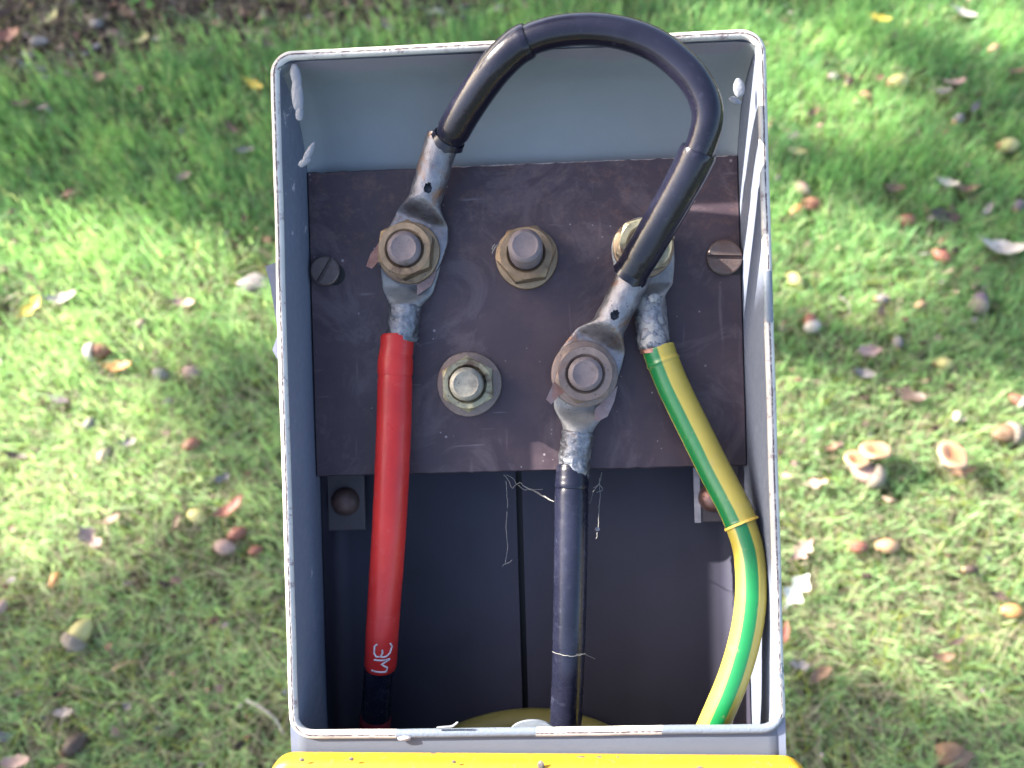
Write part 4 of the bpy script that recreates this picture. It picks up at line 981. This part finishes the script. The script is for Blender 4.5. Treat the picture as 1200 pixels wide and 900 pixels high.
def blades(name, X, Y, Hh, Wd, lean, col, mat, label, z0=0.0, seg=3):
    n = len(X); a = rng.random(n) * 2 * PI; fa = a + rng.normal(0, 0.5, n) + PI / 2
    dx, dy = np.cos(a) * lean, np.sin(a) * lean; wx, wy = np.cos(fa), np.sin(fa); Z = gzn(X, Y) + z0 - 0.003
    V = np.zeros((n, 2 * seg + 1, 3), dtype=np.float32)
    cx2, cy2 = rng.normal(0, 0.18, n), rng.normal(0, 0.18, n)
    for k in range(seg + 1):
        t = k / seg; b2 = t ** 1.7; s_ = t * (1 - t) * 2
        px = X + (dx * b2 + cx2 * s_) * Hh; py = Y + (dy * b2 + cy2 * s_) * Hh; pz = Z + Hh * (t - 0.35 * lean * t * t) * np.sqrt(np.maximum(0.15, 1 - 0.5 * np.minimum(lean, 1.2) ** 2 * t))
        if k == seg: V[:, 2 * seg] = np.stack([px, py, pz], 1)
        else:
            w = Wd * (1 - 0.35 * t) * 0.5
            V[:, 2 * k] = np.stack([px - wx * w, py - wy * w, pz], 1); V[:, 2 * k + 1] = np.stack([px + wx * w, py + wy * w, pz], 1)
    nv = 2 * seg + 1; base = (np.arange(n) * nv)[:, None]
    q = np.concatenate([base + np.array([2 * k, 2 * k + 1, 2 * k + 3, 2 * k + 2]) for k in range(seg - 1)] + [base + np.array([2 * seg - 2, 2 * seg - 1, 2 * seg])], 1)
    tot = np.array([4] * (seg - 1) + [3]); st = np.concatenate([[0], np.cumsum(tot)[:-1]]); per = tot.sum()
    me = bpy.data.meshes.new(name); me.vertices.add(n * nv); me.vertices.foreach_set('co', V.ravel())
    me.loops.add(n * per); me.loops.foreach_set('vertex_index', q.astype(np.int32).ravel())
    me.polygons.add(n * seg); me.polygons.foreach_set('loop_start', (np.arange(n)[:, None] * per + st).astype(np.int32).ravel())
    me.update(calc_edges=True); me.validate()
    me.shade_smooth()
    at = me.color_attributes.new('tone', 'FLOAT_COLOR', 'POINT'); cc = np.ones((n, nv, 4), dtype=np.float32)
    g_ = np.linspace(0.85, 1.1, nv)[None, :, None]; cc[:, :, :3] = col[:, None, :] * g_; at.data.foreach_set('color', cc.ravel())
    me.materials.append(mat); o = bpy.data.objects.new(name, me); C.objects.link(o); return tag(o, label, 'grass' if label else None, kind='stuff')
m = NM('grass_blade'); at = m.node('ShaderNodeAttribute', attribute_name='tone'); m.lk(at.outputs[0], m.b.inputs[0]); m.set(rough=0.5, spec=0.3)
tr = m.node('ShaderNodeBsdfTranslucent'); hs = m.mix(0.5, at.outputs[0], (0.30, 0.42, 0.04), 'MIX'); tc = m.mix(1.0, at.outputs[0], (1.85, 1.85, 1.45), 'MULTIPLY'); m.lk(tc, tr.inputs[0])
ms = m.node('ShaderNodeMixShader'); ms.inputs[0].default_value = 0.45; m.lk(m.b.outputs[0], ms.inputs[1]); m.lk(tr.outputs[0], ms.inputs[2]); m.lk(ms.outputs[0], m.out.inputs[0])
GRASS = m.m
def keepmask(X, Y):
    k = np.ones(len(X)); 
    for (x, y, r_) in keep:
        d = np.hypot(X - x, (Y - y + 0.004)); k = np.minimum(k, np.clip((d - r_ * 0.55) / 0.010, 0.0, 1))
    return k
def lawn(name, n, x0, x1, y0, y1, hs, ws, label, excl=None, seed=1, straw=0.0):
    X = rng.uniform(x0, x1, n); Y = rng.uniform(y0, y1, n)
    dens = vnoise(X, Y, 21, 14) * 0.6 + vnoise(X, Y, 22, 38) * 0.5; bd = bedn(X, Y)
    ok = (rng.random(n) < np.clip(dens * 1.9 - 0.12, 0.10, 1)) & ((bd < 0) | (rng.random(n) < np.clip(0.5 - bd * 5, 0.03, 1)))
    if excl: ok &= ~((X > excl[0]) & (X < excl[1]) & (Y > excl[2]) & (Y < excl[3]))
    X, Y, bd = X[ok], Y[ok], bd[ok]; km = keepmask(X, Y); s_ = rng.random(len(X)) < 0.18 + 0.82 * km; X, Y, bd, km = X[s_], Y[s_], bd[s_], km[s_]; n = len(X)
    near = np.clip((0.75 - Y) / 0.5, 0, 1)                        # worn, mossy turf near the post, its colour also lightened to brighten the sun patches
    p1 = vnoise(X, Y, 31, 7); p2 = vnoise(X, Y, 32, 24)
    Hh = rng.uniform(hs[0], hs[1], n) * (0.7 + 0.6 * p1) * (1 - 0.25 * near) * (0.35 + 0.65 * km) * (1 + 0.35 * (rng.random(n) < 0.06)); Wd = rng.uniform(ws[0], ws[1], n)
    lean = np.abs(rng.normal(0.35, 0.35, n)) + 0.25 * near
    dry = rng.random(n) < (0.08 + 0.24 * near * (0.4 + p2) + straw)
    t = np.clip(rng.normal(0.5, 0.25, n) * 0.6 + (p2 - 0.5) * 0.8 + 0.2, 0, 1)[:, None]
    g1, g2 = np.array([0.085, 0.205, 0.090]), np.array([0.240, 0.430, 0.145])
    col = g1 * (1 - t) + g2 * t
    yl = (rng.random(n) < 0.10 + 0.15 * near)[:, None]; col = np.where(yl, np.array([0.36, 0.43, 0.20]) * (0.6 + 0.7 * rng.random((n, 1))), col)
    sc = np.array([0.46, 0.40, 0.29]) * (0.45 + 0.8 * rng.random((n, 1))); col = np.where(dry[:, None], sc, col)
    gk = (0.50 * near * (0.5 + p1))[:, None]; col = np.where(dry[:, None], col, col * (1 - gk) + np.array([0.33, 0.45, 0.22]) * gk)
    lean = np.where(dry, lean + 0.8, lean); Wd = np.where(dry, Wd * 0.7, Wd)
    return blades(name, X, Y, Hh, Wd, np.clip(lean, 0, 1.6), col, GRASS, label)
NE = (-1.05, 1.15, -0.15, 1.35)
lawn('lawn_grass', 250000, *NE, (0.020, 0.046), (0.0007, 0.0017), 'short green lawn grass with straw-coloured blades around the post')
lawn('outer_lawn_grass', 90000, -3.5, 3.5, -2.0, 4.5, (0.030, 0.055), (0.003, 0.006), 'lawn grass farther away around the sunlit patches', excl=NE)
# dead thatch and moss lying low
n = 42000; X = rng.uniform(NE[0], NE[1], n); Y = rng.uniform(NE[2], NE[3], n); bd = bedn(X, Y)
wt = rng.random(n) < np.where(bd > 0, 0.9, 0.25 + 0.75 * np.clip((0.8 - Y) / 0.6, 0, 1)); X, Y = X[wt], Y[wt]; n = len(X)
col = np.array([0.36, 0.30, 0.22]) * (0.25 + 0.95 * rng.random((n, 1))); mo = rng.random(n) < 0.3; col = np.where(mo[:, None], np.array([0.24, 0.28, 0.06]) * (0.6 + 0.7 * rng.random((n, 1))), col)
blades('dry_thatch', X, Y, rng.uniform(0.010, 0.034, n), rng.uniform(0.0008, 0.0016, n), np.full(n, 1.5), col, GRASS, 'dry straw and moss between the grass blades', z0=0.004)
# leaf crumbs: many scraps of dead leaf in the turf and on the bed
n = 11000; X = rng.uniform(NE[0], NE[1], n); Y = rng.uniform(NE[2], NE[3], n); bd = bedn(X, Y)
cl = vnoise(X, Y, 44, 12); wt = rng.random(n) < np.where(bd > -0.02, 0.9, np.clip((cl - 0.50) * 1.9, 0.02, 0.6)); X, Y, bd = X[wt], Y[wt], bd[wt]; n = len(X)
sz = rng.uniform(0.0025, 0.009, n) * np.where(bd > 0, 1.6, 0.9); v = []; f = []; cols = []
V = np.zeros((n, 5, 3)); a = rng.random(n) * 2 * PI
for k in range(5):
    an = a + k * 2 * PI / 5 + rng.normal(0, 0.25, n); r_ = sz * rng.uniform(0.5, 1.1, n)
    V[:, k] = np.stack([X + np.cos(an) * r_, Y + np.sin(an) * r_ * 0.7, gzn(X, Y) + np.where(bd > 0, 0.006, 0.013) + rng.normal(0, 0.3, n) * r_ + rng.uniform(-.004, .005, n)], 1)
me = bpy.data.meshes.new('leaf_litter'); me.from_pydata(V.reshape(-1, 3).tolist(), [], [tuple(range(5 * i, 5 * i + 5)) for i in range(n)])
at = me.color_attributes.new('tone', 'FLOAT_COLOR', 'POINT'); cc = np.ones((n, 5, 4)); pal = np.array([(0.10, 0.055, 0.04), (0.20, 0.12, 0.085), (0.28, 0.19, 0.15), (0.05, 0.032, 0.026), (0.22, 0.19, 0.18)])
cc[:, :, :3] = (pal[rng.integers(0, 5, n)] * (0.6 + 0.6 * rng.random((n, 1))))[:, None, :]; at.data.foreach_set('color', cc.astype(np.float32).ravel())
m = NM('litter_scrap'); an_ = m.node('ShaderNodeAttribute', attribute_name='tone'); m.lk(an_.outputs[0], m.b.inputs[0]); m.set(rough=0.8, spec=0.2); me.materials.append(m.m)
o = bpy.data.objects.new('leaf_litter', me); C.objects.link(o); tag(o, 'scraps of dead brown leaf in the turf and on the soil', 'leaf litter', kind='stuff')
# soil of the bed: crumbly sheet on the ground
mb = MB_(); v = []; nx, ny = 90, 60; t0, t1 = Vector((dxb, dyb)) / lb, Vector((-dyb, dxb)) / lb
for j in range(ny + 1):
    for i in range(nx + 1):
        s_ = -1.6 + 3.1 * i / nx; w_ = (j / ny) ** 1.5 * 1.6; x = bedA.x + t0.x * (s_ + 0.6) + t1.x * w_; y = bedA.y + t0.y * (s_ + 0.6) + t1.y * w_
        q = Vector((x * 22, y * 22, 1)); h = 0.007 * mnoise.noise(q) + 0.004 * mnoise.noise(q * 3)
        e = min(w_ / 0.06, 1.0) * min(1, (nx - i) / 4, i / 4 if i else 0); v.append((x, y, gz(x, y) + (-0.008) + e * (0.012 + h)))
mb.add(v, [(j * (nx + 1) + i, j * (nx + 1) + i + 1, (j + 1) * (nx + 1) + i + 1, (j + 1) * (nx + 1) + i) for j in range(ny) for i in range(nx)])
m = NM('bed_soil'); k = m.mix(m.ramp(m.noise(70, 6, 0.7), [(0.35, 0.0), (0.7, 1.0)]), (0.018, 0.012, 0.010), (0.070, 0.050, 0.042)); m.col(k); m.set(rough=0.95, spec=0.1); m.bump(m.noise(200, 5, 0.7), 1.0, 0.003)
tag(obj('soil_bed', mb, m.m, None, 180), kind='structure')

# ================================================================== the oak whose shade dapples the lawn (left, outside the frame)
LIGHT = [  # lit patches on the lawn: px, py, rx, ry, amount
 (80, 350, 240, 95, 1.0), (10, 540, 200, 170, 1.0), (255, 340, 110, 60, 0.8), (170, 570, 150, 110, 0.7), (300, 620, 70, 140, 0.6), (80, 740, 170, 70, 0.4),
 (960, 310, 140, 72, 1.0), (935, 105, 130, 80, 1.0), (1190, 25, 100, 65, 1.0), (1120, 170, 90, 35, 0.5), (1120, 640, 270, 170, 1.0), (1010, 550, 140, 110, 1.0), (1190, 520, 100, 90, 0.8), (950, 770, 90, 80, 0.5), (1150, 400, 80, 50, 0.35)]
def lit_amount(x, y):
    """share of sun wanted at a ground point"""
    v_ = Vector((x, y, -HCAM)); dz = -(v_.dot(ZL)); 
    if dz < 0.05: return 0.5
    px = 600 + FPX * v_.dot(XL) / dz; py = 450 - FPX * v_.dot(YL) / dz; s_ = 0.03 if (px < 420 and py < 265) else 0.12
    for (a, b2, rx, ry, am) in LIGHT: s_ = max(s_, am * math.exp(-(((px - a) / rx) ** 2 + ((py - b2) / ry) ** 2) ** 1.6 * 0.9))
    return s_
def shades_patch(pts):
    for w in pts:
        g = w - SUN * (w.z / SUN.z)
        if -1.0 < g.x < 1.1 and 0.0 < g.y < 1.4 and lit_amount(g.x, g.y) > 0.3: return True
    return False
tree = thing('oak_tree', 'oak tree whose leafy boughs shade the lawn, standing left of the photo', 'tree', frame=Matrix.Translation((-5.4, 3.4, 0)))
LV = NM('oak_foliage'); LV.col(LV.mix(LV.noise(3, 3), (0.05, 0.09, 0.02), (0.10, 0.12, 0.03))); LV.set(rough=0.6)
tv, tf = [], []; rt = random.Random(5); cen = SUN * 5.0; pc = MB @ Vector((0, -0.02, 0)); sun_t = SUN
e1 = SUN.cross(Vector((0, 0, 1))).normalized(); e2 = SUN.cross(e1)
cnt = 0; SAZ = Vector((SUN.x, SUN.y)).normalized()
for it in range(80000):
    t_ = rt.uniform(3.4, 4.8); gx_, gy_ = rt.uniform(-1.35, 1.5), rt.uniform(-0.35, 1.75)
    p = Vector((gx_, gy_, 0)) + SUN * t_
    am = max(lit_amount(gx_ + SAZ.x * k_ - SAZ.y * j_, gy_ + SAZ.y * k_ + SAZ.x * j_) for k_, j_ in ((-0.08, 0), (0, 0.03), (0, -0.03), (0.08, 0)))
    rel = p - pc; al = rel.dot(SUN); off = rel - SUN * al; dpost = off.length
    if dpost < 0.30: am = max(am, 0.97)
    if rt.random() > (max(0, 1 - am * 1.25)) ** 1.5 * 0.75: continue
    s_ = rt.uniform(0.020, 0.034) ; ax_ = Vector((rt.gauss(0, 1), rt.gauss(0, 1), rt.gauss(0, 1))).normalized(); bx_ = ax_.orthogonal().normalized(); bx_.rotate(Matrix.Rotation(rt.random() * 6.28, 3, ax_)); cx_ = ax_.cross(bx_)
    n0 = len(tv); p = p - tree.location
    for (u, w, h) in ((-1, 0, 0), (-0.35, 0.5, 0.08), (0.1, 0.35, 0), (0.5, 0.55, 0.08), (1.1, 0, -0.1), (0.5, -0.55, 0.08), (0.1, -0.35, 0), (-0.35, -0.5, 0.08)): tv.append(p + (bx_ * u + cx_ * w + ax_ * h) * s_)
    tf.append(tuple(range(n0, n0 + 8))); cnt += 1
def put_leaf(p, s_):
    ax_ = Vector((rt.gauss(0, 1), rt.gauss(0, 1), rt.gauss(0, 1))).normalized(); bx_ = ax_.orthogonal().normalized(); bx_.rotate(Matrix.Rotation(rt.random() * 6.28, 3, ax_)); cx_ = ax_.cross(bx_)
    n0 = len(tv); p = p - tree.location
    for (u, w, h) in ((-1, 0, 0), (-0.35, 0.5, 0.08), (0.1, 0.35, 0), (0.5, 0.55, 0.08), (1.1, 0, -0.1), (0.5, -0.55, 0.08), (0.1, -0.35, 0), (-0.35, -0.5, 0.08)): tv.append(p + (bx_ * u + cx_ * w + ax_ * h) * s_)
    tf.append(tuple(range(n0, n0 + 8)))
ql = Vector((SUNL.y, -SUNL.x, 0)).normalized()            # across the sun, in the face of the post
ql = (MB.to_3x3() @ ql).normalized(); rl = SUN.cross(ql).normalized(); pf = MB @ Vector((0.0, 0.0, -0.01))
for it in range(420):                                            # unseen leaves added to keep the sun off a band of the board
    a_ = rt.uniform(-0.004, 0.054); put_leaf(pf + ql * a_ + rl * rt.uniform(-0.085, 0.05) + SUN * rt.uniform(1.25, 1.6), rt.uniform(0.016, 0.024))
for it in range(3000):                                           # unseen leaves added to block sky light over the upper left lawn
    put_leaf(Vector((rt.gauss(-0.55, 0.34), rt.gauss(1.15, 0.26), rt.uniform(1.45, 2.0))), rt.uniform(0.022, 0.036))
me = bpy.data.meshes.new('crown'); me.from_pydata([tuple(p) for p in tv], [], tf); me.materials.append(LV.m); o = bpy.data.objects.new('crown', me); C.objects.link(o); o.parent = tree; o['kind'] = 'stuff'
BARK = m_simple('oak_bark', (0.07, 0.055, 0.045), (0.16, 0.13, 0.11), 12, 0.9, 1.0, 0.01)
tp_ = catmull([(0, 0, -0.1), (0.05, 0.0, 0.8), (0.1, -0.05, 1.8), (0.3, -0.2, 3.0), (0.6, -0.5, 4.2), (1.0, -0.9, 5.4)], 6)
obj('trunk', tube(tp_, [0.30 * (1 - 0.75 * k / len(tp_)) for k in range(len(tp_))], 16), BARK, tree, 80)
bpts = catmull([tp_[20], Vector((-3.4, 2.4, 2.6)) - tree.location, Vector((-1.6, 1.6, 2.15)) - tree.location, Vector((-0.2, 1.1, 1.75)) - tree.location], 6)  # branch for the leaves added over the upper left lawn, out of view
if not shades_patch([w + tree.location for w in bpts]): obj('bough', tube(bpts, [0.06 * (1 - 0.9 * j / len(bpts)) for j in range(len(bpts))], 8), BARK, tree, 80)
for k in range(9):
    s0_ = tp_[12 + k * 2]; q = SUN * rt.uniform(4.2, 6.0) + Vector((rt.uniform(-1.8, -0.6), rt.uniform(-1.6, 2.8), 0)) - tree.location
    pts = catmull([s0_, s0_ + (q - s0_) * 0.35 + Vector((0, 0, 0.25)), s0_ + (q - s0_) * 0.7 + Vector((0, 0, 0.2)), q], 5)
    if shades_patch([w + tree.location for w in pts]): continue
    if min(((w + tree.location - pc) - SUN * (w + tree.location - pc).dot(SUN)).length for w in pts) < 0.42: continue
    obj('bough', tube(pts, [0.07 * (1 - 0.88 * j / len(pts)) for j in range(len(pts))], 8), BARK, tree, 80)

for o in bpy.data.objects:
    if '_b' in o: del o['_b']
